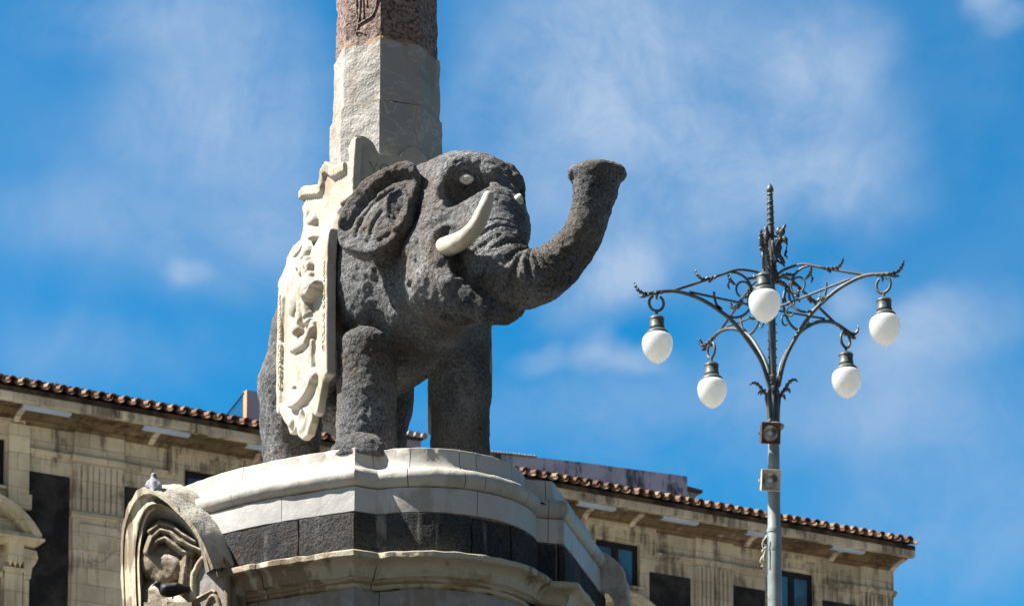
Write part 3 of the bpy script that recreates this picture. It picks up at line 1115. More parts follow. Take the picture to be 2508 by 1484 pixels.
# arched panel at the right inside the niche
pan = [(474, 1640), (474, 1430), (480, 1400), (492, 1376), (508, 1362), (524, 1362), (540, 1372), (556, 1400), (560, 1640)]
pn = MB()
pp = np.array([NP(u, v, 0.20) for u, v in resample(cat_rom(np.array(pan, float), 6), 60)])
pn.prism(pp[::-1], np.array([*WN, 0]) * -0.09)
pn.build('niche_panel', MAT['grey_marble'], ped)
pn = MB().tube([NP(u, v, 0.205) for u, v in resample(cat_rom(np.array(pan, float), 6), 60)], 0.018, 10)
pn.tube([NP(u, v, 0.203) for u, v in [(481, 1466), (520, 1446), (528, 1450)]], 0.008, 8)
pn.tube([NP(u, v, 0.203) for u, v in cat_rom(np.array([(506, 1500), (508, 1478), (520, 1460), (532, 1465), (540, 1500)]), 5)], 0.012, 8)
autosmooth(pn.build('niche_panel_moulding', MAT['cornice_marble'], ped), 60)
# ledge in the niche, where a pigeon sits
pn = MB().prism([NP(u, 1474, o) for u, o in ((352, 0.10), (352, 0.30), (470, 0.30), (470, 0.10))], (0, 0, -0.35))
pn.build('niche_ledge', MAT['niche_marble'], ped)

# hood of the niche on the far right side
Rr = [(1466, 1350), (1474, 1351), (1490, 1355), (1506, 1362), (1518, 1372), (1528, 1386), (1535, 1402), (1540, 1420), (1544, 1440), (1547, 1460), (1550, 1490), (1552, 1560)]
Pr = resample(cat_rom(np.array(Rr, float), 6), 40)
YR = 14.62
G = []
for k in range(10):
    d = k / 9 * 0.55
    G.append([at(u, v, YR) + np.array([-0.02 * d - (0.02 if k == 0 else 0), d, 0.0]) for u, v in Pr])
cen = at(1470, 1560, YR)
G.insert(0, [p * 0.55 + (cen + np.array([0, 0.02, 0])) * 0.45 for p in G[0]])
G = np.array(G)
Q = G.reshape(-1, 3)
Q = Q + (fbm(Q, 0.04, 3) * 0.010)[:, None] * np.array([0.6, -0.5, 0.6])
G = Q.reshape(G.shape)
G[:, 22] -= np.array([0.012, 0, 0.008])
autosmooth(MB().grid(G).build('niche_hood', MAT['hood_marble'], ped), 60)

# ------------------------------------------------------------------ elephant
H = 0.008
ele = root('elephant_statue', (AX[0], AX[1], ZT - 0.03), 'dark lava stone elephant with raised trunk and one ivory tusk on the marble pedestal', 'statue')
f = Field((-1.34, 12.45, ZT - 0.06), (0.66, 15.05, ZT + 1.62), H)
px = lambda r: r / 500.0
# trunk of the body
f.chain([at(1006, 716, 13.76), at(930, 762, 14.12), at(846, 840, 14.55)], [0.402, 0.39, 0.385], 0.06)
f.chain([at(788, 830, 14.46), at(728, 950, 14.45), at(713, 1030, 14.47), at(713, 1300, 14.49)], [0.262, 0.195, 0.150, 0.147], 0.06)
f.chain([at(932, 880, 14.68), at(930, 990, 14.68), at(926, 1090, 14.69), at(926, 1320, 14.69)], [0.205, 0.168, 0.140, 0.140], 0.05)
f.ell(at(826, 1015, 14.25), (0.075, 0.09, 0.115), k=0.05)
# shoulders and front legs
f.chain([at(925, 650, 13.62), at(908, 760, 13.63)], [0.19, 0.150], 0.09)
f.chain([at(899, 890, 13.59), at(899, 980, 13.59), at(897, 1240, 13.60)], [0.147, 0.147, 0.150], 0.006)
f.ell(at(900, 850, 13.59), (0.148, 0.148, 0.09), k=0.03)
f.ell(at(975, 862, 13.46), (0.02, 0.06, 0.06), k=0.03, sub=True)
f.chain([at(1128, 800, 13.80), at(1127, 960, 13.79), at(1126, 1270, 13.80)], [0.150, 0.145, 0.147], 0.05)
f.ell(at(884, 1138, 13.43), (0.162, 0.13, 0.155), k=0.010)
f.ell(at(1122, 1180, 13.70), (0.155, 0.13, 0.12), k=0.03)
# neck and head
f.chain([at(1010, 640, 13.70), at(1120, 560, 13.42)], [0.33, 0.25], 0.10)
AH = math.radians(52)
HF = np.array([math.cos(AH), -math.sin(AH), 0])
HL = np.array([math.sin(AH), math.cos(AH), 0])
HC = at(1150, 520, 13.36)
f.ell(HC, (0.285, 0.262, 0.283), (HF, HL, UP), k=0.06)
f.chain([at(1055, 462, 13.40), at(1110, 440, 13.36)], [0.125, 0.125], 0.06)
f.ell(at(1200, 560, 13.18), (0.20, 0.19, 0.22), (HF, HL, UP), k=0.06)
f.ell(at(1252, 490, 13.32), (0.06, 0.045, 0.17), k=0.05)
# throat, cheeks
f.chain([at(1150, 705, 13.25), at(1060, 745, 13.50)], [0.16, 0.24], 0.08)
f.ell(at(1090, 560, 13.22), (0.13, 0.12, 0.17), k=0.06)
# lower jaw: a U of the two rami and the chin
jaw = [at(1062, 590, 13.06), at(1078, 644, 13.01), at(1104, 696, 12.99), at(1142, 740, 12.99), at(1190, 763, 13.00), at(1232, 763, 13.00), at(1260, 752, 13.02)]
f.chain(jaw, [0.044, 0.046, 0.050, 0.055, 0.058, 0.056, 0.050], 0.05, kk=0.02)
f.ell(at(1216, 752, 13.05), (0.12, 0.10, 0.078), k=0.04)
f.chain([at(1050, 630, 13.24), at(1080, 700, 13.22), at(1130, 745, 13.16)], [0.13, 0.14, 0.11], 0.10)
f.chain([at(1120, 660, 13.20), at(1165, 710, 13.12), at(1215, 745, 13.04)], [0.17, 0.135, 0.075], 0.03)
# trunk
TK = [at(1196, 560, 13.12), at(1207, 614, 13.03), at(1231, 664, 12.98), at(1273, 685, 12.94), at(1323, 678, 12.90), at(1362, 653, 12.87), at(1394, 623, 12.85),
      at(1420, 588, 12.83), at(1438, 547, 12.81), at(1449, 510, 12.80), at(1454, 478, 12.79), at(1459, 446, 12.79)]
TR = [0.165, 0.162, 0.152, 0.130, 0.117, 0.108, 0.097, 0.090, 0.085, 0.084, 0.091, 0.112]
TKs, TRs = cat_rom(np.array(TK), 4), np.interp(np.linspace(0, 11, 45), np.arange(12), TR)
f.chain(list(TKs), list(TRs), 0.05, kk=0.012)
f.ell(at(1461, 427, 12.79), (0.140, 0.115, 0.055), k=0.025)
pt = at(1460, 413, 12.79)
cut = Field  # (flat end of the trunk)
sl, X, Y, Z = f.win(pt - 0.22, pt + np.array([0.22, 0.22, 0.25]))
d = (Z - pt[2] - 0.03 * (X - pt[0])).astype(np.float32) + 0 * (X + Y)
f.f[sl] = np.maximum(f.f[sl], d)
f.ell(pt + np.array([0, 0, 0.02]), (0.07, 0.06, 0.04), k=0.02, sub=True)
# mouth: dark hollow between trunk and jaw
f.chain([at(1108, 632, 12.91), at(1134, 684, 12.90), at(1162, 722, 12.90), at(1196, 746, 12.92)], [0.042, 0.044, 0.038, 0.024], 0.015, sub=True)
# recess round the tusk, then its raised lip
tb = f.hit(1094, 598)
f.ell(tb, (0.055, 0.05, 0.06), k=0.02, sub=True)
lip = [f.hit(u, v) + np.array([0, 0.012, 0]) for u, v in [(1136, 553), (1112, 549), (1086, 555), (1066, 572), (1055, 598), (1057, 628), (1068, 660), (1086, 692), (1108, 722)]]
f.chain(list(cat_rom(np.array(lip), 3)), [0.019] * 25, 0.012, kk=0.012)
# eye sockets and brows
pe = f.hit(1143, 455)
brow = [f.hit(u, v) for u, v in [(1086, 460), (1098, 426), (1122, 408), (1152, 402), (1184, 409), (1204, 432)]]
f.chain(list(cat_rom(np.array(brow), 3)), [0.042] * 16, 0.03, kk=0.02)
f.ell(pe + np.array([0.005, 0.0, -0.015]), (0.108, 0.095, 0.082), k=0.025, sub=True)
f.ell(at(1259, 448, 13.28), (0.05, 0.07, 0.045), k=0.02)
f.ell(at(1278, 488, 13.29), (0.03, 0.05, 0.05), k=0.02, sub=True)
eyeR, eyeL = f.hit(1143, 450), f.hit(1264, 487)
# small hollows in the stone
for u, v, r in ((1102, 496, 0.022), (1096, 776, 0.024), (1000, 700, 0.02), (1060, 860, 0.012), (1170, 930, 0.012), (930, 1000, 0.012)):
    f.ell(f.hit(u, v), (r * 1.3, r, r), k=0.012, sub=True)
f.plane(np.array([0, 0, ZT - 0.03]), np.array([0, 0, -1.0]))
V, Q = f.mesh()
Nv = vnormals(V, Q)
# trunk wrinkles
cum = np.concatenate([[0], np.cumsum(np.linalg.norm(np.diff(TKs, axis=0), axis=1))])
near = np.where((V[:, 0] > -0.35) & (V[:, 1] < 13.25) & (V[:, 2] > at(1250, 790, 12.9)[2]))[0]
bt, bd = np.zeros(len(near)), np.full(len(near), 9.0)
for i in range(len(TKs) - 1):
    A, B = TKs[i], TKs[i + 1]
    e = B - A
    w = V[near] - A
    t = np.clip(w @ e / (e @ e), 0, 1)
    dd = np.linalg.norm(w - t[:, None] * e, axis=1) - TRs[i]
    m_ = dd < bd
    bd[m_], bt[m_] = dd[m_], (cum[i] + t * np.linalg.norm(e))[m_]
side = Nv[near] @ np.array([-0.30, -0.55, 0.78])
ph = bt / 0.042 + 0.35 * fbm(V[near], 0.2, 2)
rid = 0.75 * np.sin(2 * math.pi * ph) + 0.25 * np.sin(4 * math.pi * ph + 1)
mask = np.clip((0.075 - np.abs(bd)) / 0.03, 0, 1) * np.clip((bt - 0.13) / 0.05, 0, 1) * np.clip((0.76 - bt) / 0.18, 0, 1) * np.clip(side * 2.2 + 0.25, 0, 1)
disp = np.zeros(len(V))
disp[near] += 0.0125 * rid * mask
disp += 0.0035 * fbm(V, 0.16, 2) + 0.0026 * fbm(V, 0.05, 2) + 0.0034 * fbm(V + 3.3, 0.022, 2)
pits = np.clip(vnoise(V / 0.03 + 9) - 0.68, 0, 1)
disp -= pits * 0.035
foot = np.clip((V[:, 2] - (ZT - 0.02)) / 0.03, 0, 1)
V = V + Nv * (disp * foot)[:, None]
make('body', V, Q, MAT['elephant'], ele)

# ears
E0 = at(935, 515, 13.27)
ET1 = np.array([1, -0.40, 0.0])
ET1 /= np.linalg.norm(ET1)
ET2 = np.array([0.0, 0.24, 1.0])
ET2 -= ET1 * (ET2 @ ET1)
ET2 /= np.linalg.norm(ET2)
EN = np.cross(ET1, ET2)


def ear_ab(u, v):
    r = ray(u, v)
    o = np.array([0, 0, ZC])
    t = ((E0 - o) @ EN) / (r @ EN)
    p = o + r * t - E0
    return p @ ET1, p @ ET2


ear_px = [(1026, 418), (1016, 408), (996, 409), (970, 418), (938, 431), (908, 450), (882, 474), (860, 506), (842, 540), (832, 575), (834, 600), (848, 616), (872, 626),
          (905, 632), (938, 622), (966, 604), (988, 582), (1006, 556), (1014, 524), (1022, 490), (1027, 460), (1029, 436)]
ear_poly = np.array([ear_ab(u, v) for u, v in cat_rom(np.array(ear_px, float), 2)])
EL = lambda L: [ear_ab(u, v) for u, v in (cat_rom(np.array(L, float), 4) if len(L) > 2 else L)]
lo2, hi2 = ear_poly.min(0) - 0.03, ear_poly.max(0) + 0.03
fe = Field((lo2[0], lo2[1], -0.18), (hi2[0], hi2[1], 0.14), 0.0065)
aa = fe.lo[0] + fe.h * np.arange(fe.n[0])
bb = fe.lo[1] + fe.h * np.arange(fe.n[1])
AA, BB = np.meshgrid(aa, bb, indexing='ij')
Pe = np.stack([AA.ravel(), BB.ravel()], 1)
d2 = poly_dist(Pe, ear_poly)
gs = lambda d, w: np.exp(-(d / w) ** 2)
Hh = 0.034 + 0.010 * gs(d2, 0.02)
rim = EL([(1036, 424), (1000, 422), (960, 437), (920, 458), (890, 484), (868, 513), (850, 548)])
rd = line_dist(Pe, rim)
Hh += 0.024 * np.clip(1 - (rd / 0.050) ** 2, 0, 1) ** 0.6
Hh -= 0.012 * gs(line_dist(Pe, EL([(1034, 450), (1000, 442), (955, 458), (915, 492), (888, 530)])), 0.022)
ring_c = EL([(985, 480), (966, 488), (955, 512), (956, 540), (966, 566), (980, 572), (994, 560), (1002, 540), (1006, 512), (1002, 490), (985, 480)])
Hh += 0.016 * gs(line_dist(Pe, ring_c), 0.013)
Hh -= 0.022 * gs(np.linalg.norm((Pe - np.array(ear_ab(984, 526))) / np.array([1, 1.4]), axis=1), 0.026)
Hh += 0.016 * gs(line_dist(Pe, EL([(992, 545), (985, 560), (972, 575)])), 0.012)
for L in ([(878, 590), (893, 550), (920, 512), (950, 488), (975, 476)], [(915, 582), (925, 552), (942, 528)], [(935, 598), (962, 582), (985, 560)]):
    dl = line_dist(Pe, EL(L))
    Hh -= 0.009 * gs(dl, 0.010)
    Hh += 0.004 * gs(dl - 0.024, 0.012)
d2g, Hg = d2.reshape(AA.shape), Hh.reshape(AA.shape)
cc = fe.lo[2] + fe.h * np.arange(fe.n[2])
up_ = cc[None, None, :] - Hg[:, :, None]
dn_ = -0.05 - 0.10 * np.clip((AA + 0.02) / 0.2, 0, 1)[:, :, None] - cc[None, None, :] + 0 * up_
D = np.maximum(up_, dn_)
kk = 0.03
d3 = np.repeat(d2g[:, :, None], len(cc), 2)
hh_ = np.maximum(kk - np.abs(D - d3), 0) / kk
fe.f = (np.maximum(D, d3) + hh_ * hh_ * kk * 0.25).astype(np.float32)
Ve, Qe = fe.mesh()
Ne = vnormals(Ve, Qe)
Wp = E0 + Ve[:, :1] * ET1 + Ve[:, 1:2] * ET2 + Ve[:, 2:3] * EN
Nw = Ne[:, :1] * ET1 + Ne[:, 1:2] * ET2 + Ne[:, 2:3] * EN
Wp = Wp + Nw * (0.0022 * fbm(Wp, 0.05, 2) + 0.0034 * fbm(Wp + 3.3, 0.022, 2) - np.clip(vnoise(Wp / 0.035 + 9) - 0.6, 0, 1) * 0.025)[:, None]
make('ear', Wp, Qe, MAT['elephant'], ele)
# the far ear mirrors it across the head's own plane
Wm = Wp - 2 * ((Wp - HC) @ HL)[:, None] * HL - HF * 0.16 - HL * 0.05
make('ear', Wm, Qe[:, ::-1], MAT['elephant'], ele)

# tusk
tk = cat_rom(np.array([at(1088, 606, 13.02), at(1114, 597, 12.88), at(1143, 580, 12.80), at(1168, 551, 12.75), at(1185, 515, 12.72), at(1195, 486, 12.71), at(1198, 470, 12.71)]), 7)
n = len(tk)
tr = np.interp(np.linspace(0, 1, n), [0, 0.1, 0.35, 0.7, 0.93, 0.98, 1.0], [0.046, 0.047, 0.041, 0.033, 0.023, 0.018, 0.007])
mb = MB().tube(tk, tr, 20)
Vt = np.vstack(mb.V)
mb.V = [Vt + (fbm(Vt, 0.05, 2) * 0.0015)[:, None]]
autosmooth(mb.build('tusk', MAT['tusk'], ele), 60)


def eye(p, wx, wz, nrm):
    nrm = np.array(nrm, float)
    nrm /= np.linalg.norm(nrm)
    tx = np.cross(UP, nrm)
    tx /= np.linalg.norm(tx)
    tz = np.cross(nrm, tx)
    mb = MB()
    G = []
    for i in range(13):
        th = math.pi * i / 12
        row = []
        for k in range(20):
            a = 2 * math.pi * k / 20
            sx = math.copysign(abs(math.cos(a)) ** 0.95, math.cos(a))
            row.append(p + tx * wx * math.sin(th) * sx + tz * wz * math.sin(th) * math.sin(a) * (1 - 0.25 * abs(math.cos(a))) + nrm * 0.022 * math.cos(th))
        G.append(row)
    mb.grid(np.transpose(np.array(G), (1, 0, 2)), closed_u=True)
    e = mb.build('eye', MAT['eye'], ele, True)
    rg = MB().tube([p + nrm * 0.0215 + tx * 0.012 * math.cos(a) + tz * 0.012 * math.sin(a) for a in np.linspace(0, 2 * math.pi, 17)], 0.0010, 6)
    rg.build('pupil', MAT['inscription'], e, True)


eye(eyeR + np.array([0.0, -0.050, 0]), 0.036, 0.026, (-0.12, -0.95, -0.2))
eye(eyeL + np.array([0.012, 0.012, 0]), 0.025, 0.030, (0.62, -0.75, -0.15))

# ------------------------------------------------------------------ marble saddlecloth
sad = root('marble_saddlecloth', (AX[0], AX[1], 7.2), 'ivory marble saddlecloth with carved hanging side panel on the lava elephant', 'saddlecloth')


def qz(z):
    t = np.clip((7.50 - z) / 0.30, 0, 1)
    return 0.302 + 0.128 * (t * t * (3 - 2 * t))


def panel_sz(u, v):
    q = 0.43
    o = np.array([0, 0, ZC])
    r = ray(u, v)
    for _ in range(6):
        t = ((AX - o) @ LW - q) / (r @ LW)
        p = o + r * t
        q = qz(p[2])
    return (p - AX) @ FW, p[2]


pan_px = [(871, 334), (857, 345), (850, 366), (854, 394), (844, 400), (824, 411), (805, 396), (794, 412), (789, 438), (788, 453), (750, 457), (738, 473), (743, 500), (749, 530),
          (748, 561), (742, 586), (723, 602), (707, 632), (696, 665), (688, 710), (686, 752), (684, 836), (682, 902), (682, 1003), (683, 1014), (694, 1016), (700, 1026), (703, 1045),
          (709, 1064), (718, 1060), (724, 1046), (729, 1069), (740, 1078), (753, 1065), (762, 1034), (765, 1013), (771, 1019), (777, 1010), (784, 968), (791, 933), (804, 915),
          (804, 850), (804, 752), (805, 648), (808, 588), (813, 560), (822, 524), (832, 500), (858, 477), (862, 464), (866, 400)]
pp2 = np.array([panel_sz(u, v) for u, v in pan_px])
PX = lambda L: np.array([panel_sz(u, v) for u, v in L])
fp = Field((pp2[:, 0].min() - 0.03, pp2[:, 1].min() - 0.03, -0.075), (pp2[:, 0].max() + 0.03, pp2[:, 1].max() + 0.03, 0.075), 0.006)
ss = fp.lo[0] + fp.h * np.arange(fp.n[0])
zz = fp.lo[1] + fp.h * np.arange(fp.n[1])
SS, ZZ = np.meshgrid(ss, zz, indexing='ij')
Pp = np.stack([SS.ravel(), ZZ.ravel()], 1)
d2 = poly_dist(Pp, pp2)
Hp = np.zeros(len(Pp))
LD = lambda L, sm=True: line_dist(Pp, cat_rom(PX(L), 4) if (sm and len(L) > 2) else PX(L))


def bump_line(L, r, h, sm=True):
    global Hp
    d = LD(L, sm)
    Hp = np.maximum(Hp, h * np.clip(1 - (d / r) ** 3, 0, 1) ** 0.5)


# raised border strips
edgeL = LD([(749, 530), (742, 586), (707, 632), (688, 710), (684, 836), (682, 1010)])
Hp += 0.014 * np.clip((0.068 - edgeL) / 0.012, 0, 1) * (Pp[:, 1] > 6.50)
edgeR = LD([(822, 524), (808, 588), (805, 648), (804, 752), (804, 915)])
Hp += 0.010 * np.clip((0.05 - edgeR) / 0.012, 0, 1)
bump_line([(694, 1000), (705, 1020), (716, 1035)], 0.03, 0.02)
# scrolled upper edge standing proud
edgeT = LD([(871, 334), (857, 345), (850, 366), (854, 394), (844, 400), (824, 411), (805, 396), (794, 412), (789, 438), (788, 453), (750, 457), (738, 473)], False)
Hp = np.maximum(Hp, 0.020 * np.clip((0.06 - edgeT) / 0.012, 0, 1) * (Pp[:, 0] < 0.26))
Hp += 0.003 * np.sin(Pp[:, 0] * 190) * (edgeT < 0.055) * (Pp[:, 0] < 0.25)
# the saint above, cherubs and garland
bump_line([(772, 540), (774, 546)], 0.04, 0.040)
bump_line([(771, 553), (769, 572), (766, 592)], 0.044, 0.050)
bump_line([(765, 588), (760, 612), (754, 632)], 0.034, 0.040)
bump_line([(771, 560), (778, 585)], 0.018, 0.05)
for (a, b) in (((740, 642), (742, 656)), ((759, 640), (760, 650)), ((747, 650), (749, 668)), ((765, 652), (764, 664)), ((752, 640), (754, 652)), ((756, 660), (757, 672))):
    bump_line([a, b], 0.028, 0.036)
bump_line([(735, 703), (750, 692), (766, 678)], 0.030, 0.034)
bump_line([(735, 694), (737, 688)], 0.018, 0.03)
# little elephant in relief
bump_line([(733, 752), (738, 735), (750, 720)], 0.085, 0.055)
bump_line([(764, 706), (768, 716)], 0.058, 0.062)
bump_line([(766, 720), (776, 722), (784, 709), (788, 698), (794, 696)], 0.020, 0.060)
bump_line([(754, 735), (755, 760), (755, 784)], 0.034, 0.055)
bump_line([(760, 738), (763, 775)], 0.026, 0.045)
bump_line([(730, 762), (733, 790), (740, 812)], 0.034, 0.050)
bump_line([(740, 765), (742, 790)], 0.024, 0.035)
bump_line([(756, 790), (766, 788)], 0.02, 0.035)
# pedestal with curved mouldings under it, shaft and shell folds
bump_line([(726, 858), (738, 853), (752, 845), (764, 830), (773, 806)], 0.022, 0.034)
bump_line([(726, 846), (738, 840), (752, 832), (764, 818), (772, 796)], 0.028, 0.026)
shaft = PX([(729, 864), (746, 858), (769, 832), (772, 915), (755, 935), (731, 958)])
ds = poly_dist(Pp, shaft)
Hp = np.maximum(Hp, 0.014 * np.clip(-ds / 0.01, 0, 1))
for k in range(9):
    bump_line([(770.5, 838 + k * 8.6), (770.5, 842 + k * 8.6)], 0.018, 0.024, False)
for k, rr in enumerate((0.0, 9.0, 18.0, 26.0)):
    bump_line([(774 - rr * 0.5, 918 + rr * 0.4), (768 - rr * 0.6, 945 - rr * 0.4), (750 - rr * 0.3, 975 - rr * 0.9), (731, 992 - rr * 1.1), (716 + rr * 0.25, 990 - rr * 1.1), (713 + rr * 0.4, 968 - rr * 0.7)], 0.019, 0.032 - 0.004 * k)
bump_line([(772, 915), (775, 922)], 0.03, 0.03)
ring_ = LD([(745, 1000), (752, 1010), (751, 1028), (744, 1046), (737, 1050), (735, 1032), (738, 1010), (745, 1000)])
Hp += 0.010 * gs(ring_, 0.018)
Hp -= 0.022 * np.clip(1 - np.linalg.norm((Pp - PX([(744, 1022)])[0]) / np.array([0.026, 0.045]), axis=1), 0, 1)
Hp = np.where(Hp > 0, Hp * 1.1, Hp)
cc = fp.lo[2] + fp.h * np.arange(fp.n[2])
Hg, dg = Hp.reshape(SS.shape), d2.reshape(SS.shape)
D = np.maximum(cc[None, None, :] - Hg[:, :, None], -0.042 - cc[None, None, :] + 0 * Hg[:, :, None])
d3 = np.repeat(dg[:, :, None], len(cc), 2)
kk = 0.012
hh_ = np.maximum(kk - np.abs(D - d3), 0) / kk
fp.f = (np.maximum(D, d3) + hh_ * hh_ * kk * 0.25).astype(np.float32)
Vp, Qp = fp.mesh()
Wp2 = AX + Vp[:, :1] * FW - (qz(Vp[:, 1]) + Vp[:, 2])[:, None] * LW + Vp[:, 1:2] * UP
Wp2 += (fbm(Wp2, 0.05, 3) * 0.0016)[:, None] * (-LW)
panel = make('side_panel', Wp2, Qp[:, ::-1], MAT['saddle_marble'], sad)
Wl = Wp2 - 2 * ((Wp2 - AX) @ LW)[:, None] * LW
make('side_panel', Wl, Qp, MAT['saddle_marble'], sad)

# front and back slabs, top of the saddle
fpx = [(870, 333), (878, 333), (891, 334), (903, 340), (912, 348), (918, 358), (923, 369), (930, 379), (943, 380), (958, 384), (970, 381), (980, 383), (986, 374), (995, 366),
       (1009, 361), (1024, 366), (1039, 378), (1048, 392), (1060, 400), (1090, 410), (1140, 440)]


def front_pt(u, v, s=0.30):
    r = ray(u, v)
    o = np.array([0, 0, ZC])
    t = ((AX - o) @ FW + s) / (r @ FW)
    return o + r * t


fpts = [front_pt(u, v) for u, v in fpx]
ql = (fpts[0] - AX) @ LW
fpts = [p for p in fpts if (p - AX) @ LW < 0.33]
poly = fpts + [SQ(0.30, 0.33, fpts[-1][2]), SQ(0.30, 0.33, 7.30), SQ(0.30, ql, 7.30)]
MB().prism(poly, -FW * 0.055).build('front_slab', MAT['saddle_marble'], sad)
poly2 = [p - FW * 0.70 for p in poly]
MB().prism(poly2, FW * 0.055).build('back_slab', MAT['saddle_marble'], sad)
MB().box((SQ(0, 0, 0), FW, LW, UP), (-0.41, -0.27, 7.30), (0.25, 0.27, 7.60)).build('saddle_top', MAT['saddle_marble'], sad)


def letters(body, parent, org, xdir, ydir, length, height, depth=0.004, mat='inscription'):
    cu = bpy.data.curves.new('inscription', 'FONT')
    cu.body, cu.size, cu.extrude, cu.space_character = body, 1.0, 0.5, 1.1
    t = bpy.data.objects.new('inscription', cu)
    COL.objects.link(t)
    bpy.context.view_layer.update()
    me = bpy.data.meshes.new_from_object(t.evaluated_get(bpy.context.evaluated_depsgraph_get()))
    Vt = np.array([v.co[:] for v in me.vertices])
    Fc = [tuple(p.vertices) for p in me.polygons]
    bpy.data.objects.remove(t)
    lo, hi = Vt.min(0), Vt.max(0)
    Vt = (Vt - lo) / (hi - lo)
    xd, yd = np.asarray(xdir, float), np.asarray(ydir, float)
    nd = np.cross(xd, yd)
    Wt = org + Vt[:, :1] * length * xd + Vt[:, 1:2] * height * yd + (Vt[:, 2:3] - 0.5) * depth * nd
    return make('inscription', Wt, Fc, MAT[mat], parent, False)


s1, z1 = panel_sz(795.5, 646)
s2, z2 = panel_sz(795.5, 862)
letters('INVICTVS SVPERO', panel, SQ(s1 + 0.002, -0.43 - 0.0105, z1), -UP, FW, z1 - z2, 0.036, 0.009, 'letters')
s1, z1 = panel_sz(693.5, 950)
s2, z2 = panel_sz(693.5, 722)
letters('CASTIGO REBELLES', panel, SQ(s1, -0.43 - 0.0145, z1), UP, -FW, z2 - z1, 0.034, 0.009, 'letters')
fs = [c for c in sad.children if c.name.startswith('front_slab')][0]
a, b = front_pt(904, 421), front_pt(956, 394)
letters('VO', fs, a, LW, UP, (b - a) @ LW, 0.055, 0.003, 'letters_dark')

# ------------------------------------------------------------------ obelisk
ob = root('obelisk', (AX[0], AX[1], 7.35), 'eight sided red granite obelisk on two grey marble drums on the elephant back', 'obelisk')


def drum(name, mat, R0, R1, z0, z1, rough, seed, rot=-4.1, chip=0.0):
    nz, nk = max(4, int((z1 - z0) / 0.03)), 9
    G = []
    vert = [math.radians(-90 + rot + 45 * i) for i in range(9)]
    for j in range(nz + 1):
        t = j / nz
        R = R0 + (R1 - R0) * t
        row = []
        for i in range(8):
            a = np.array([math.cos(vert[i]), math.sin(vert[i])]) * R
            b = np.array([math.cos(vert[i + 1]), math.sin(vert[i + 1])]) * R
            for k in range(nk):
                p = a + (b - a) * k / nk
                row.append((AX[0] + p[0], AX[1] + p[1], z0 + (z1 - z0) * t))
        G.append(row)
    G = np.array(G)
    Q = G.reshape(-1, 3)
    c = np.array([AX[0], AX[1], 0])
    rad = Q - c
    rad[:, 2] = 0
    rad /= np.linalg.norm(rad, axis=1)[:, None]
    d = fbm(Q + seed, 0.07, 3) * rough - np.clip(fbm(Q + seed + 4, 0.05, 2) - 0.6, 0, 1) * rough * 4
    Q = Q + rad * d[:, None]
    tz = np.zeros(G.shape[:2])
    tz[-1] = tz[0] = 1
    Q[:, 2] += tz.reshape(-1) * (fbm(Q + seed + 8, 0.08, 3) * chip)
    n = G.shape[1]
    G = Q.reshape(G.shape)
    mb = MB()
    mb.grid(np.transpose(G, (1, 0, 2))[:], closed_u=True)
    m = G.shape[0]
    mb.F.append(tuple(i * m + m - 1 for i in range(n)))
    mb.F.append(tuple(i * m for i in range(n))[::-1])
    o = mb.build(name, mat, ob, True)
    return autosmooth(o, 30)


zj1 = at(937, 98, 14 - 0.27)[2]
zj2 = at(937, 246, 14 - 0.285)[2]
drum('marble_drum', MAT['drum_marble'], 0.294, 0.289, 7.35, zj2, 0.004, 1.0, chip=0.006)
drum('marble_drum', MAT['drum_marble'], 0.276, 0.272, zj2 + 0.004, zj1, 0.006, 5.0, chip=0.012)
drum('mortar_joint', m_plain('grey brown mortar', (0.17, 0.13, 0.09), (0.25, 0.2, 0.15), 12, bump=0.4).m, 0.281, 0.277, zj2 - 0.006, zj2 + 0.012, 0.004, 3.0, chip=0.006)
drum('mortar_joint', MAT['mortar_joint'] if 'mortar_joint' in MAT else m_plain('brown mortar', (0.26, 0.17, 0.10), (0.36, 0.24, 0.16), 12, bump=0.4).m, 0.266, 0.258, zj1 - 0.01, zj1 + 0.035, 0.006, 7.0, chip=0.012)
shaft = drum('granite_shaft', MAT['granite'], 0.262, 0.235, zj1 + 0.002, zj1 + 3.2, 0.005, 9.0)
# cut figures on the left front face of the shaft
va, vb = math.radians(-90 - 4.1 - 45), math.radians(-90 - 4.1)


def face_pt(u, v):
    R = 0.262
    A = np.array([AX[0] + R * math.cos(va), AX[1] + R * math.sin(va)])
    B = np.array([AX[0] + R * math.cos(vb), AX[1] + R * math.sin(vb)])
    n = np.array([(B - A)[1], -(B - A)[0]])
    r = ray(u, v)
    t = (A @ n) / (r[:2] @ n)
    return np.array([0, 0, ZC]) + r * t + np.array([*(n / np.linalg.norm(n)), 0]) * 0.001


carv = MB()
for L in ([(873, -60), (873, 15), (876, 45), (877, 62), (873, 85)], [(884, -60), (882, 15), (879, 50), (877, 58)], [(889, -60), (890, 20), (891, 50)],
          [(924, -70), (923, 5), (917, 30), (909, 42), (896, 50), (886, 56), (874, 64)], [(848, 62), (858, 58), (866, 66), (872, 76)], [(874, 78), (886, 80), (896, 86)],
          [(896, -60), (898, 0), (900, 18)]):
    P = [face_pt(u, v) for u, v in cat_rom(np.array(L, float), 4)]
    carv.tube(P, 0.0055, 6)
carv.build('carved_figures', MAT['granite'], shaft, True)

# ------------------------------------------------------------------ pigeons


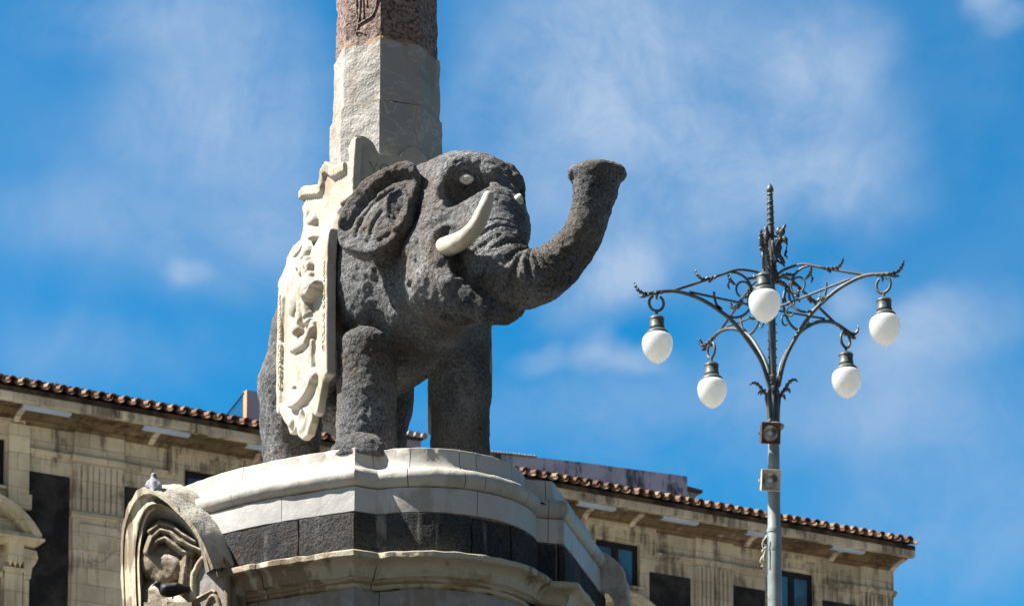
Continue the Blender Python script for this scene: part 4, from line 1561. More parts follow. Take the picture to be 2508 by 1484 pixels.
def pigeon(name, mat, loc, yaw, pitch, sc, label, white=False):
    """built along +x (beak) around its own feet"""
    b = Field((-0.24, -0.10, -0.04), (0.22, 0.10, 0.24), 0.006)
    b.ell((0.0, 0, 0.085), (0.115, 0.066, 0.068), k=0.02)
    b.chain([(0.06, 0, 0.11), (0.10, 0, 0.165)], [0.05, 0.031], 0.04)
    b.ell((0.112, 0, 0.178), (0.036, 0.028, 0.030), k=0.02)
    b.chain([(-0.07, 0, 0.075), (-0.20, 0, 0.045)], [0.05, 0.022], 0.03)
    for s in (-1, 1):
        b.chain([(0.05, 0.05 * s, 0.10), (-0.05, 0.055 * s, 0.09), (-0.15, 0.025 * s, 0.065)], [0.035, 0.034, 0.012], 0.02)
    Vb, Qb = b.mesh()
    Rm = np.array(Matrix.Rotation(yaw, 3, 'Z') @ Matrix.Rotation(-pitch, 3, 'Y'))
    T = lambda P: np.asarray(P, float) @ Rm.T * sc + loc
    r = root(name, loc, label, 'pigeon', 'pigeons on the fountain')
    make('body', T(Vb), Qb, mat, r)
    bk = MB().tube(T([(0.143, 0, 0.178), (0.155, 0, 0.174), (0.168, 0, 0.166)]), np.array([0.009, 0.007, 0.002]) * sc, 8)
    bk.build('beak', MAT['beak'], r, True)
    for s in (-1, 1):
        MB().tube(T([(0.0, 0.02 * s, 0.04), (0.01, 0.022 * s, 0.0)]), 0.006 * sc, 6).build('leg', MAT['rust'], r, True)
    if white:
        MB().tube(T([(-0.14, -0.03, 0.052), (-0.20, -0.03, 0.040)]), np.array([0.016, 0.010]) * sc, 8).build('tail_feather', MAT['white_feather'], r, True)


pigeon('pigeon', MAT['pigeon_grey'], NP(368, 1198, 0.30) + np.array([0.01, 0.05, -0.005]), math.radians(97), math.radians(28), 0.45,
       'mottled grey pigeon perched on top of the niche hood')
pigeon('pigeon', MAT['pigeon_black'], NP(426, 1464, 0.27), math.radians(192), math.radians(-18), 0.50,
       'black pigeon with white tail edge sitting inside the arched niche', True)

# ------------------------------------------------------------------ street lamp
YL = 25.0
LX = at(1890, 850, YL)[0]
lamp = root('street_lamp', (LX, YL, 0), 'tall ornate iron street lamp with five white teardrop globes', 'street lamp')
kx = at(1891, 850, YL)[0] - at(1890, 850, YL)[0]
lv = lambda v: at(1890, v, YL)[2]
lp = lambda u, v, dy=0.0: at(u, v, YL) + np.array([0, dy, 0])
kz = (lv(840) - lv(841))


def ptube(L, mat, name, seg=20, parent=None):
    P = np.array([lp(u, v) for u, v, r in L])
    P = np.array([[a[0], a[1], a[2]] for a in P])
    mb = MB().tube(P, [r * kx for _, _, r in L], seg)
    return autosmooth(mb.build(name, mat, parent or lamp), 40)


base = np.array([at(1898, 1484, YL)[0], YL])
pole = [(1898, 1500, 17.5), (1897, 1400, 17.3), (1896.5, 1292, 17.0), (1896, 1288, 15.6), (1895.5, 1180, 15.0), (1895, 1062, 13.6)]
mb = MB()
P = [lp(u, v) for u, v, r in pole]
P = [np.array([P[0][0], YL, 0.0])] + P
mb.tube(P, [19 * kx] + [r * kx for _, _, r in pole], 20)
# seams and straps on the pole
for v, u, r in ((1345, 1896.6, 17.8), (1300, 1896.3, 18.2), (1205, 1895.6, 15.8)):
    p = lp(u, v)
    mb.tube([p - UP * 0.015, p + UP * 0.015], r * kx, 20)
autosmooth(mb.build('pole', MAT['pale_iron'], lamp), 40)
c = lp(1894, 1062)
mb = MB().lathe(c, [(13.5 * kx, 0), (15 * kx, 1 * kx), (15 * kx, 5 * kx), (17 * kx, 7 * kx), (24 * kx, 12 * kx), (27 * kx, 16 * kx), (27 * kx, 20 * kx), (22 * kx, 23 * kx), (15 * kx, 25 * kx)], 24)
autosmooth(mb.build('collar', MAT['grey_iron'] if 'grey_iron' in MAT else MAT['pale_iron'], lamp), 40)
# clustered neck
mb = MB()
for k in range(8):
    a = 2 * math.pi * k / 8
    o = np.array([math.cos(a), math.sin(a), 0]) * kx
    mb.tube([lp(1894, 1042) + o * 11, lp(1893.5, 1005) + o * 12, lp(1893, 970) + o * 15, lp(1893, 955) + o * 12], [4.5 * kx, 5 * kx, 5.5 * kx, 3 * kx], 8)
mb.tube([lp(1894, 1042), lp(1893, 950)], [12 * kx, 11 * kx], 12)
mb.lathe(lp(1894, 1037), [(15.5 * kx, -4 * kx), (16.5 * kx, 0), (16.5 * kx, 5 * kx), (15 * kx, 9 * kx)], 16)
autosmooth(mb.build('clustered_neck', MAT['iron'], lamp), 40)
# thin upper column with studs
mb = MB().tube([lp(1893, 960), lp(1891, 800), lp(1889.5, 690), lp(1887.5, 560)], [9.5 * kx, 9 * kx, 8.5 * kx, 8 * kx], 8)
for k in range(12):
    v = 935 - k * 20
    for s in (-1, 1):
        p = lp(1892 + s * 9, v)
        mb.tube([p, p + np.array([s * 3.0 * kx, 0, 0.5 * kx])], [2.2 * kx, 1.2 * kx], 6)
autosmooth(mb.build('upper_column', MAT['iron'], lamp), 40)
# twisted finial with a bud
mb = MB().tube([lp(1888, 575), lp(1887, 520), lp(1886.3, 482)], [8.5 * kx, 7.6 * kx, 6.6 * kx], 14)
hl = []
for k in range(91):
    t = k / 90
    v = 560 - t * 74
    a = t * 2 * math.pi * 5.5
    hl.append(lp(1887.8 - 1.5 * t, v) + np.array([math.cos(a), math.sin(a), 0]) * (8.4 - 1.6 * t) * kx)
mb.tube(hl, 1.9 * kx, 6)
mb.lathe(lp(1886, 480), [(6 * kx, 0), (8 * kx, 2.5 * kx), (7 * kx, 5 * kx), (4.5 * kx, 8 * kx), (7.5 * kx, 10 * kx), (9.5 * kx, 14 * kx), (8 * kx, 20 * kx), (4.5 * kx, 27 * kx), (1 * kx, 32 * kx)], 14)
autosmooth(mb.build('finial', MAT['iron'], lamp), 50)
# winged figures clustered round the column
fw = Field(lp(1846, 690, -0.28), lp(1936, 545, 0.28), 0.011)
q = lambda u, v, dy=0.0: lp(u, v, dy)
fw.chain([q(1908, 590, -0.03), q(1904, 615, -0.05), q(1896, 645, -0.04)], [9 * kx, 9 * kx, 7 * kx], 0.02)
fw.ell(q(1907, 571, -0.03), np.array([9, 9, 11]) * kx, k=0.01)
fw.chain([q(1919, 588, -0.05), q(1926, 603, -0.06), q(1924, 622, -0.07), q(1922, 634, -0.09)], [4.5 * kx, 4 * kx, 3.4 * kx, 2.6 * kx], 0.01)
fw.chain([q(1918, 640, -0.09), q(1922, 632, -0.09), q(1926, 643, -0.09)], [1.8 * kx, 2.2 * kx, 1.8 * kx], 0.006)
fw.chain([q(1919, 566, -0.12), q(1912, 582, -0.12), q(1907, 598, -0.10)], [3.5 * kx, 7.5 * kx, 4 * kx], 0.01)
fw.chain([q(1875, 572, -0.09), q(1874, 592, -0.10), q(1876, 612, -0.08)], [5 * kx, 6.5 * kx, 5 * kx], 0.01)
fw.chain([q(1861, 566, -0.05), q(1866, 578, -0.06), q(1872, 590, -0.08)], [3 * kx, 5 * kx, 5 * kx], 0.01)
fw.chain([q(1864, 605, -0.07), q(1874, 602, -0.08)], [5 * kx, 5 * kx], 0.01)
fw.chain([q(1880, 586, -0.07), q(1900, 590, -0.09)], [3.5 * kx, 3.5 * kx], 0.01)
fw.chain([q(1877, 622, -0.06), q(1878, 650, -0.06), q(1879, 678, -0.04)], [5 * kx, 6 * kx, 4 * kx], 0.01)
fw.chain([q(1889, 605, -0.12), q(1893, 625, -0.12), q(1897, 648, -0.10)], [4.5 * kx, 5.5 * kx, 4 * kx], 0.01)
fw.chain([q(1901, 630, -0.12), q(1912, 645, -0.12), q(1918, 655, -0.10)], [5 * kx, 5 * kx, 4 * kx], 0.01)
fw.chain([q(1902, 648, -0.08), q(1918, 662, -0.10)], [3 * kx, 3 * kx], 0.006)
fw.chain([q(1862, 634, -0.06), q(1872, 626, -0.07)], [2.4 * kx, 2.4 * kx], 0.006)
fw.chain([q(1894, 640, 0.0), q(1900, 670, 0.0), q(1902, 686, 0.0)], [8 * kx, 7 * kx, 7 * kx], 0.01)
Vw, Qw = fw.mesh()
Vw = Vw + vnormals(Vw, Qw) * (0.010 * fbm(Vw, 0.05, 2) + 0.006 * fbm(Vw + 2, 0.025, 1))[:, None]
make('winged_figure', Vw, Qw, MAT['dark_iron'], lamp)

# arms, each with scrolls, leaves and a lantern; built along +x of the pole
Z0 = lv(950)
LO = np.array([LX, YL, 0])
ap = lambda r, h, y=0.0: LO + np.array([r * kx, y * kx, Z0 + h * kz])


def leafy(path, w, seed):
    P = cat_rom(np.array([ap(*p) for p in path]), 6)
    n = len(P)
    rr = np.random.RandomState(seed)
    t = np.linspace(0, 1, n)
    prof = w * kx * (0.35 + 0.75 * np.sin(math.pi * np.clip(t * 1.05, 0, 1)) ** 0.7) * (0.72 + 0.5 * (np.arange(n) % 3 == 0) + 0.2 * rr.rand(n))
    prof[-1] = 0.4 * kx
    return P, prof


angs = [math.radians(a - 9.03) for a in (0, -72, 72, -144, 144)]
mb = MB()
stem = cat_rom(np.array([ap(*p) for p in [(11, 2), (29, 62), (58, 109), (105, 165), (163, 204), (210, 222), (247, 228), (284, 224), (305, 220)]]), 7)
mb.tube(stem, np.linspace(5.4, 4.2, len(stem)) * kx, 10)
mb.tube(cat_rom(np.array([ap(*p) for p in [(9, 270), (22, 280), (42, 287), (84, 289), (126, 274), (189, 250), (247, 229)]]), 6), 3.5 * kx, 8)
mb.tube([ap(6, 195), ap(110, 212), ap(206, 228)], 3.0 * kx, 8)
for r_, h_ in ((141, 190), (137, 187), (133, 184)):
    mb.tube([ap(r_ - 2, h_ + 3.5, -5), ap(r_ - 2, h_ + 3.5, 5)], 6.2 * kx, 8)
arm = autosmooth(mb.build('arm', MAT['iron'], lamp), 50)
for cx_, ch_, rx_, rh_, a0, a1, nn_, rr_ in ((95, 226, 49, 56, 85, 365, 40, 3.2), (70, 240, 18, 20, -60, 260, 26, 2.7), (48, 180, 10, 12, 90, 330, 16, 2.4)):
    mb = MB().tube([ap(cx_ + rx_ * math.cos(a), ch_ + rh_ * math.sin(a)) for a in np.radians(np.linspace(a0, a1, nn_))], rr_ * kx, 8)
    autosmooth(mb.build('scroll', MAT['iron'], arm), 60)
for path, w, sd in ([[(240, 229), (275, 223), (305, 219), (328, 222), (340, 236), (343, 248)], 6.0, 1],
                    [[(300, 219), (318, 212), (332, 210)], 6.0, 2],
                    [[(120, 277), (150, 266), (172, 262), (186, 272), (190, 286)], 5.5, 3],
                    [[(128, 274), (150, 262), (156, 252)], 6.0, 4],
                    [[(108, 282), (104, 266), (96, 256), (88, 250)], 5.5, 5],
                    [[(100, 268), (108, 250), (104, 238)], 4.5, 6],
                    [[(12, 262), (34, 272), (52, 270), (66, 266)], 6.5, 7],
                    [[(14, -30), (26, -10), (42, 8), (56, 10), (62, 2)], 5.5, 8],
                    [[(16, -25), (24, -14), (36, -10), (42, -20)], 4.5, 9],
                    [[(282, 222), (288, 212), (286, 204)], 4.5, 10]):
    P, pf = leafy(path, w, sd)
    autosmooth(MB().tube(P, pf, 8, flat=0.55).build('leaf', MAT['dark_iron'], arm), 30)
# lantern
Rl, Hh0 = 289, 214
mb = MB()
C = ap(Rl, 0)
cz = lambda h: np.array([C[0], C[1], Z0 + h * kz])
mb.lathe(cz(137), [(2 * kx, 30 * kz), (9 * kx, 28 * kz), (15 * kx, 25 * kz), (18.5 * kx, 21 * kz), (19 * kx, 19 * kz), (17.5 * kx, 18 * kz), (17.5 * kx, 2 * kz), (19 * kx, 0), (19 * kx, -3 * kz),
                   (17 * kx, -5 * kz), (21 * kx, -8 * kz), (27 * kx, -13 * kz), (28 * kx, -15 * kz), (28 * kx, -18 * kz), (25 * kx, -21 * kz), (10 * kx, -21 * kz)], 28)
mb.tube([cz(137 + 28), cz(137 + 40)], [4 * kx, 3.4 * kx], 8)
lan = autosmooth(mb.build('lantern', MAT['iron'], lamp), 40)
mb = MB()
mb.tube([ap(Rl + 18 * math.cos(a), 196 + 19 * math.sin(a)) for a in np.radians(np.linspace(120, 425, 30))], 3.6 * kx, 8)
hook = autosmooth(mb.build('hook', MAT['iron'], lan), 60)
gp = [(24, -18), (30, -20.5), (35, -27), (37.4, -35), (37.8, -44), (37, -53), (34.8, -62), (31, -71), (25.5, -79.5), (18.5, -87), (10.5, -93), (4.5, -96), (2.5, -97.5), (0.5, -98)]
gp = [(x, -18 + (y + 18) * 0.90) for x, y in cat_rom(np.array(gp, float), 3)]
mb = MB().lathe(cz(137), [(r * kx, h * kz) for r, h in gp], 36)
globe = mb.build('globe', MAT['globe'], lan, True)
for i, a in enumerate(angs):
    rot = math.atan2(-math.cos(a), math.sin(a))
    for proto in (arm, lan):
        o = proto
        if i:
            o = proto.copy()
            COL.objects.link(o)
            for ch in list(proto.children):
                cpy = ch.copy()
                COL.objects.link(cpy)
                cpy.parent = o
        piv = Matrix.Translation((5 * kx, 0, Z0))
        lean = Matrix.Rotation(-0.0169, 4, 'Y') @ Matrix.Rotation(-0.028, 4, 'X')
        o.matrix_basis = piv @ lean @ Matrix.Translation((0, 0, -Z0)) @ Matrix.Rotation(rot, 4, 'Z')


# floodlights clamped to the pole
def floodlight(u, v, w, h, mat, label, yaw=8, pitch=-12):
    c = lp(u, v, -0.22)
    r = root('floodlight', c, label, 'floodlight', 'floodlights on the lamp pole')
    Rm = np.array(Matrix.Rotation(math.radians(yaw), 3, 'Z') @ Matrix.Rotation(math.radians(-pitch), 3, 'X'))
    T = lambda x, y, z: c + np.array([x, y, z]) @ Rm.T
    w, h = w * kx * 0.5, h * kz * 0.5
    mb = MB()
    rings = [[(-w, -0.06, -h), (w, -0.06, -h), (w, -0.06, h), (-w, -0.06, h)],
             [(-w * 0.97, -0.075, -h * 0.97), (w * 0.97, -0.075, -h * 0.97), (w * 0.97, -0.075, h * 0.97), (-w * 0.97, -0.075, h * 0.97)],
             [(-w * 0.9, -0.07, -h * 0.9), (w * 0.9, -0.07, -h * 0.9), (w * 0.9, -0.07, h * 0.9), (-w * 0.9, -0.07, h * 0.9)]]
    back = [(-w * 0.72, 0.10, -h * 0.72), (w * 0.72, 0.10, -h * 0.72), (w * 0.72, 0.10, h * 0.72), (-w * 0.72, 0.10, h * 0.72)]
    allr = [back] + rings
    G = np.array([[T(*p) for p in rr] for rr in allr])
    mb.grid(np.transpose(G, (1, 0, 2)), closed_u=True)
    mb.F.append((0, 4, 8, 12))
    # inner plate with round opening
    n = 32
    R = min(w, h) * 0.80
    out, inn = [], []
    for k in range(n):
        a = 2 * math.pi * k / n
        ca, sa = math.cos(a), math.sin(a)
        m_ = max(abs(ca), abs(sa))
        out.append(T(w * 0.9 * ca / m_, -0.07, h * 0.9 * sa / m_))
        inn.append(T(R * ca, -0.035, R * sa))
    mb.grid(np.array([[a, b] for a, b in zip(out, inn)]), closed_u=True)
    mb.tube([T(-w * 1.02, 0.0, 0), T(-w * 1.1, 0.0, 0)], 0.012, 8)
    mb.tube([T(w * 1.0, 0.0, 0), T(w * 1.1, 0.0, 0)], 0.012, 8)
    mb.box((T(0, 0, 0), *[Rm.T[i] for i in range(3)]), (-0.03, 0.1, -0.03), (0.03, 0.19, 0.03))
    mb.tube([T(-0.02, 0.03, h * 0.75), T(-0.02, 0.03, h * 1.05)], 0.014, 8)
    fr = autosmooth(mb.build('housing', mat, r), 30)
    G = []
    for j in range(9):
        t = j / 8
        rr_ = R * (1 - t * 0.85)
        dpt = -0.035 + 0.11 * (1 - (1 - t) ** 2)
        G.append([T(rr_ * math.cos(2 * math.pi * k / n), dpt, rr_ * math.sin(2 * math.pi * k / n)) for k in range(n)])
    MB().grid(np.transpose(np.array(G), (1, 0, 2)), closed_u=True).build('reflector', MAT['reflector'], r, True)
    bl = MB()
    G = [[T(0.0 + 0.03 * math.sin(th) * math.cos(p), -0.0 - 0.035 * math.cos(th), 0.03 * math.sin(th) * math.sin(p)) for p in np.linspace(0, 2 * math.pi, 17)] for th in np.linspace(0, math.pi, 9)]
    bl.grid(np.array(G))
    bl.build('bulb', MAT['bulb'], r, True)


floodlight(1879, 1082, 48, 50, MAT['rust'], 'rusty brown square floodlight just under the lamp pole collar')
floodlight(1879, 1196, 48, 50, MAT['grey_paint'], 'beige square floodlight lower on the lamp pole')
mb = MB()
rr = random.Random(3)
L = [(1878, 1312), (1872, 1322), (1868, 1332), (1876, 1336), (1870, 1346), (1866, 1352), (1872, 1358), (1866, 1366), (1862, 1376), (1870, 1384), (1864, 1388)]
mb.tube(cat_rom(np.array([lp(u, v, -0.02) for u, v in L]), 5), 2.0 * kx, 6)
L = [(1876, 1318), (1868, 1328), (1866, 1340), (1872, 1350), (1876, 1342), (1870, 1362), (1868, 1378)]
mb.tube(cat_rom(np.array([lp(u, v, -0.05) for u, v in L]), 5), 1.6 * kx, 6)
o = mb.build('cable_bundle', MAT['grey_paint'], None, True, origin=lp(1870, 1350))
tag(o, 'knotted bundle of cable hanging on the side of the lamp pole', 'cable')

# ------------------------------------------------------------------ the long palace behind
KD = 1.797
BD = np.array([KD, 1.0, 0]) / math.hypot(KD, 1)
BN = np.array([BD[1], -BD[0], 0])
BP = at(1254, 1200, 50.0) * np.array([1, 1, 0])
BF = (BP, BD, BN, UP)                                      # along, out, up


def fac(u, v, n=0.0):
    r = ray(u, v)
    o = np.array([0, 0, ZC])
    t = ((BP + BN * n - o) @ BN) / (r @ BN)
    p = o + r * t
    return (p - BP) @ BD, p[2]


bp = lambda w, n, z: BP + BD * w + BN * n + UP * z
pal = root('palace', (*bp(0, -4, 0)[:2], 0), 'long soot stained sandstone palace with tiled roof and black stucco panels', 'building')
W0, W1 = -13.2, 8.42
WIN = [-9.95, -5.85, -1.8, 2.22, 6.13]
WH = 0.47
ZB, ZTW = 16.24, 17.05
wall = MB()
wall.box(BF, (W0, -7.0, 0.0), (W1 - 0.002, -0.22, 17.62))
edges = [W0] + [x for c in WIN for x in (c - WH, c + WH)] + [W1]
for i in range(0, len(edges), 2):
    wall.box(BF, (edges[i], -0.22, 13.0), (edges[i + 1], 0.0, 17.62))
for c in WIN:
    wall.box(BF, (c - WH, -0.22, ZTW), (c + WH, -0.001, 17.615))
    wall.box(BF, (c - WH, -0.22, 13.0), (c + WH, -0.001, ZB))
wall.box(BF, (W0, -0.22, 0.0), (W1, 0.0, 13.0))
wall.build('wall', MAT['sandstone'], pal)

PIL = [(-8.32, -7.43), (-4.24, -3.38), (-0.18, 0.68), (3.88, 4.70), (7.64, 8.42)]
# black stucco fields between pilasters and windows
for a, b in [(-9.18, -8.37), (-7.40, -6.62), (-5.08, -4.30), (-3.32, -2.56), (-1.04, -0.24), (0.74, 1.46), (2.90, 3.79), (4.75, 5.46), (6.78, 7.56)]:
    MB().box(BF, (a, 0.0, 13.4), (b, 0.012, 16.57)).build('stucco_panel', MAT['stucco'], pal)
# pilasters: plain block, capital moulding, fluted shaft, lower block with cut ornament
for a, b in PIL:
    mb = MB()
    e = 0.0 if b > 8 else 0.0
    mb.box(BF, (a, 0.0, 16.96), (b + e, 0.07, 17.42))
    mb.box(BF, (a, 0.0, 13.0), (b, 0.055, 16.84))
    n = 8
    w = (b - a - 0.06) / n
    for k in range(n):
        x = a + 0.03 + k * w
        mb.box(BF, (x + 0.012, 0.055, 16.03), (x + w - 0.026, 0.082, 16.80))
    mb.box(BF, (a + 0.004, 0.055, 16.80), (b - 0.004, 0.084, 16.838))
    mb.box(BF, (a + 0.004, 0.055, 15.985), (b - 0.004, 0.084, 16.028))
    bib = [(0.12, 15.80), (0.12, 15.60), (0.22, 15.58), (0.22, 15.50), (0.36, 15.36), (0.5, 15.30), (0.64, 15.36), (0.78, 15.50), (0.78, 15.58), (0.88, 15.60), (0.88, 15.80)]
    mb.prism([bp(a + (b - a) * x, 0.055, z) for x, z in bib], BN * 0.03)
    fr_ = [(0.10, 15.44), (0.22, 15.38), (0.40, 15.20), (0.5, 15.18), (0.60, 15.20), (0.78, 15.38), (0.90, 15.44), (0.90, 13.3), (0.10, 13.3)]
    mb.prism([bp(a + (b - a) * x, 0.055, z) for x, z in fr_], BN * 0.018)
    mb.build('pilaster', MAT['sandstone'], pal)
    for nm_, bands in (('capital_moulding', ((16.845, 16.886, 0.10), (16.886, 16.931, 0.13), (16.931, 16.955, 0.11))), ('necking_moulding', ((15.90, 15.936, 0.10), (15.936, 15.98, 0.125)))):
        mb = MB()
        for (z0, z1, nn) in bands:
            mb.box(BF, (a - nn * 0.35, 0.0, z0), (b + nn * 0.35, nn, z1))
        mb.build(nm_, MAT['sandstone'], pal)
# string moulding running from window frame to window frame
fr_x = [(c - 0.76, c + 0.76) for c in WIN]
spans = [(W0, fr_x[0][0])] + [(fr_x[i][1], fr_x[i + 1][0]) for i in range(4)] + [(fr_x[4][1], W1)]
for (a, b) in spans:
    mb = MB()
    for pa, pb in PIL:
        pass
    mb.box(BF, (a, 0.0, 16.87), (b, 0.05, 16.905))
    mb.box(BF, (a, 0.0, 16.906), (b, 0.075, 16.942))
    mb.build('string_moulding', MAT['sandstone'], pal)
# windows
for i, c in enumerate(WIN):
    mat = MAT['sandstone_clean'] if i == 0 else MAT['sandstone']
    mb = MB()
    for s in (-1, 1):
        x0, x1 = sorted((c + s * 0.66, c + s * 0.76))
        mb.box(BF, (x0, 0.0, 16.90), (x1, 0.06, 17.36))
        x0, x1 = sorted((c + s * 0.735, c + s * 0.775))
        mb.box(BF, (x0, 0.0, 16.90), (x1, 0.085, 17.38))
        if i == 0:
            x0, x1 = sorted((c + s * 0.50, c + s * 0.85))
            mb.box(BF, (x0, 0.0, 15.98), (x1, 0.10, 17.30))
            mb.box(BF, sorted((c + s * 0.50, c + s * 0.90))[0:1] + [0.0, 15.90][0:2] if False else (min(c + s * 0.5, c + s * 0.9), 0.0, 15.90), (max(c + s * 0.5, c + s * 0.9), 0.11, 16.14))
    mb.box(BF, (c - 0.76, 0.0, 17.27), (c + 0.76, 0.062, 17.345))
    mb.box(BF, (c - 0.78, 0.0, 17.346), (c + 0.78, 0.09, 17.385))
    mb.build('window_surround', mat, pal)
    mb = MB()
    o = -0.13
    mb.box(BF, (c - WH, o, ZTW - 0.10), (c + WH, o + 0.05, ZTW))
    mb.box(BF, (c - WH, o, ZB), (c + WH, o + 0.05, ZB + 0.07))
    for x0, x1 in ((c - WH, c - WH + 0.085), (c - 0.06, c + 0.06), (c + WH - 0.085, c + WH)):
        mb.box(BF, (x0, o, ZB + 0.07), (x1, o + 0.049, ZTW - 0.10))
    fr = mb.build('window', MAT['dark_frame'], pal)
    for x0, x1 in ((c - WH + 0.085, c - 0.06), (c + 0.06, c + WH - 0.085)):
        MB().box(BF, (x0, o + 0.012, ZB + 0.07), (x1, o + 0.02, ZTW - 0.10)).build('pane', MAT['glass'], fr)
    MB().box(BF, (c - WH - 0.04, -0.1, ZB - 0.05), (c + WH + 0.05, 0.09, ZB - 0.002)).build('sill', MAT['sandstone'], fr)
# curved pediments over the windows below
for c in WIN:
    arcp = [(c + 1.02 * math.sin(a) / math.sin(1.0), 15.43 + 0.62 * (math.cos(a) - math.cos(1.0)) / (1 - math.cos(1.0))) for a in np.linspace(-1.0, 1.0, 25)]
    mb = MB()
    for k in range(24):
        (x0, z0), (x1, z1) = arcp[k], arcp[k + 1]
        for (t0, t1, nn) in ((0.0, 0.10, 0.30), (0.10, 0.16, 0.22)):
            sc = lambda x, z, t: (c + (x - c) * (1 - t * 0.9), z - t)
            q4 = [sc(x0, z0, t0), sc(x1, z1, t0), sc(x1, z1, t1), sc(x0, z0, t1)]
            mb.prism([bp(x, 0.0, z) for x, z in q4], BN * nn)
    mb.box(BF, (c - 1.06, 0.0, 15.33), (c + 1.06, 0.33, 15.37))
    mb.box(BF, (c - 1.02, 0.0, 15.375), (c + 1.02, 0.28, 15.43))
    mb.box(BF, (c - 0.98, 0.0, 15.27), (c + 0.98, 0.24, 15.328))
    mb.box(BF, (c - 0.9, 0.0, 15.43), (c + 0.9, 0.05, 15.7))
    for s in (-1, 1):
        x = c + s * 0.62
        mb.box(BF, (x - 0.13, 0.0, 14.98), (x + 0.13, 0.20, 15.27))
        for k in range(3):
            mb.tube([bp(x - 0.085 + 0.085 * k, 0.16, 14.98), bp(x - 0.085 + 0.085 * k, 0.15, 14.90)], [0.035, 0.008], 8)
        mb.box(BF, (x - 0.18, 0.0, 14.84), (x + 0.18, 0.12, 14.89))
        mb.box(BF, (x - 0.15, 0.0, 13.0), (x + 0.15, 0.10, 14.84))
        sg = [(0.84, 15.24), (1.00, 15.22), (1.03, 15.10), (0.99, 15.0), (0.93, 14.92), (0.91, 14.75), (0.79, 14.72), (0.79, 15.24)]
        mb.prism([bp(c + s * a, 0.0, z) for a, z in sg], BN * 0.09)
        mb.box(BF, (min(c + s * 0.79, c + s * 0.89), 0.0, 13.0), (max(c + s * 0.79, c + s * 0.89), 0.07, 14.72))
    mb.box(BF, (c - 0.44, 0.0, 14.72), (c + 0.44, 0.08, 14.80))
    mb.build('pediment', MAT['sandstone_clean'], pal)
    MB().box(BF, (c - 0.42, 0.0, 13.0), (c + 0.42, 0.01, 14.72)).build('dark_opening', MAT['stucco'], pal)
# cornice
OV = 0.72
prof = [(-0.05, 17.34), (0.075, 17.345), (0.09, 17.37), (0.13, 17.395), (0.20, 17.425), (0.30, 17.45), (0.40, 17.46), (0.40, 17.475), (OV - 0.06, 17.475), (OV, 17.455), (OV, 17.60), (OV - 0.02, 17.61),
        (OV - 0.02, 17.665), (-0.05, 17.70)]
WE = W1 + 0.03
ws = [W0] + [x + 0.0 for x in np.arange(W0 + 1.3, WE - 0.5, 1.37)] + [WE]
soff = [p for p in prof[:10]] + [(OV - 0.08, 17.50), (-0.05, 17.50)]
MB().prism([bp(W0, n, z) for n, z in soff], BD * (W1 + 0.004 - W0)).build('cornice', MAT['dark_stone'], pal)  # underside of the eaves, in darker stone than the fascia
cb = MB()
for a, b in zip(ws[:-1], ws[1:]):
    rz = 0.006 * math.sin(a * 7.1)
    cb.prism([bp(a + 0.004, n, z + rz) for n, z in ((OV - 0.10, 17.452), (OV + 0.001, 17.452), (OV + 0.012, 17.47), (OV + 0.012, 17.60), (OV + 0.03, 17.615), (OV + 0.03, 17.632), (-0.04, 17.69), (-0.04, 17.505), (OV - 0.10, 17.505))], BD * (b - a - 0.008))
cb.build('fascia', MAT['sandstone'], pal)
# brackets under the cornice
for u, v in ((-9.34, 0), (-6.98, 0), (-5.08, 0), (-2.6, 0), (1.44, 0), (2.45, 0), (4.98, 0), (6.92, 0), (8.36, 0)):
    sg = [(0.075, 17.33), (0.12, 17.33), (0.17, 17.37), (0.26, 17.41), (0.42, 17.435), (0.52, 17.445), (0.52, 17.474), (0.075, 17.474)]
    MB().prism([bp(u - 0.05, n, z) for n, z in sg], BD * 0.10).build('bracket', MAT['sandstone'], pal)
# tiled roof: curved cover tiles over channel tiles
rs = random.Random(11)
tl = MB()
PER, SL = 0.216, math.atan(0.34)
dn_, dz_ = -math.cos(SL), math.sin(SL)
ncol = int((WE + 0.06 - W0) / PER)
for ci in range(ncol):
    w0 = W0 + PER * (ci + 0.5)
    for row in range(9):
        for kind in (0, 1):
            wj = w0 + (PER * 0.5 if kind else 0) + rs.uniform(-0.012, 0.012)
            n0 = OV + 0.10 - row * 0.33 * math.cos(SL) + rs.uniform(-0.025, 0.02) - (0.02 if kind == 0 else 0)
            zb = 17.70 + (OV + 0.10 - n0) * math.tan(SL) + rs.uniform(-0.006, 0.006) + (0.0 if kind else 0.025)
            Ls = 0.40
            ra, rb = (0.079, 0.065) if kind == 0 else (0.071, 0.083)
            G0, G1 = [], []
            for s_ in (0.0, 1.0):
                r_ = ra + (rb - ra) * s_
                lift = (0.028 * (1 - s_)) if kind == 0 else 0.020 * (1 - s_)
                a0, a1 = [], []
                for k in range(9):
                    a = math.pi * (k / 8)
                    x = -r_ * math.cos(a)
                    zc = r_ * math.sin(a) * 1.0 if kind == 0 else -r_ * math.sin(a) * 0.95 + 0.03
                    a0.append(bp(wj + x, n0 + dn_ * Ls * s_, zb + dz_ * Ls * s_ + zc + lift))
                    a1.append(bp(wj + x * 0.86, n0 + dn_ * Ls * s_, zb + dz_ * Ls * s_ + zc + lift - (0.016 if kind == 0 else -0.016)))
                G0.append(a0)
                G1.append(a1)
            loop = [g0 + g1[::-1] for g0, g1 in zip(G0, G1)]
            n = 18
            base_ = tl.n
            tl.add(np.array(loop).reshape(-1, 3), [(i, (i + 1) % n, n + (i + 1) % n, n + i) for i in range(n)] + [(k, k + 1, 16 - k, 17 - k) for k in range(8)][:8])
roof = tl.build('roof', MAT['tiles'], pal)
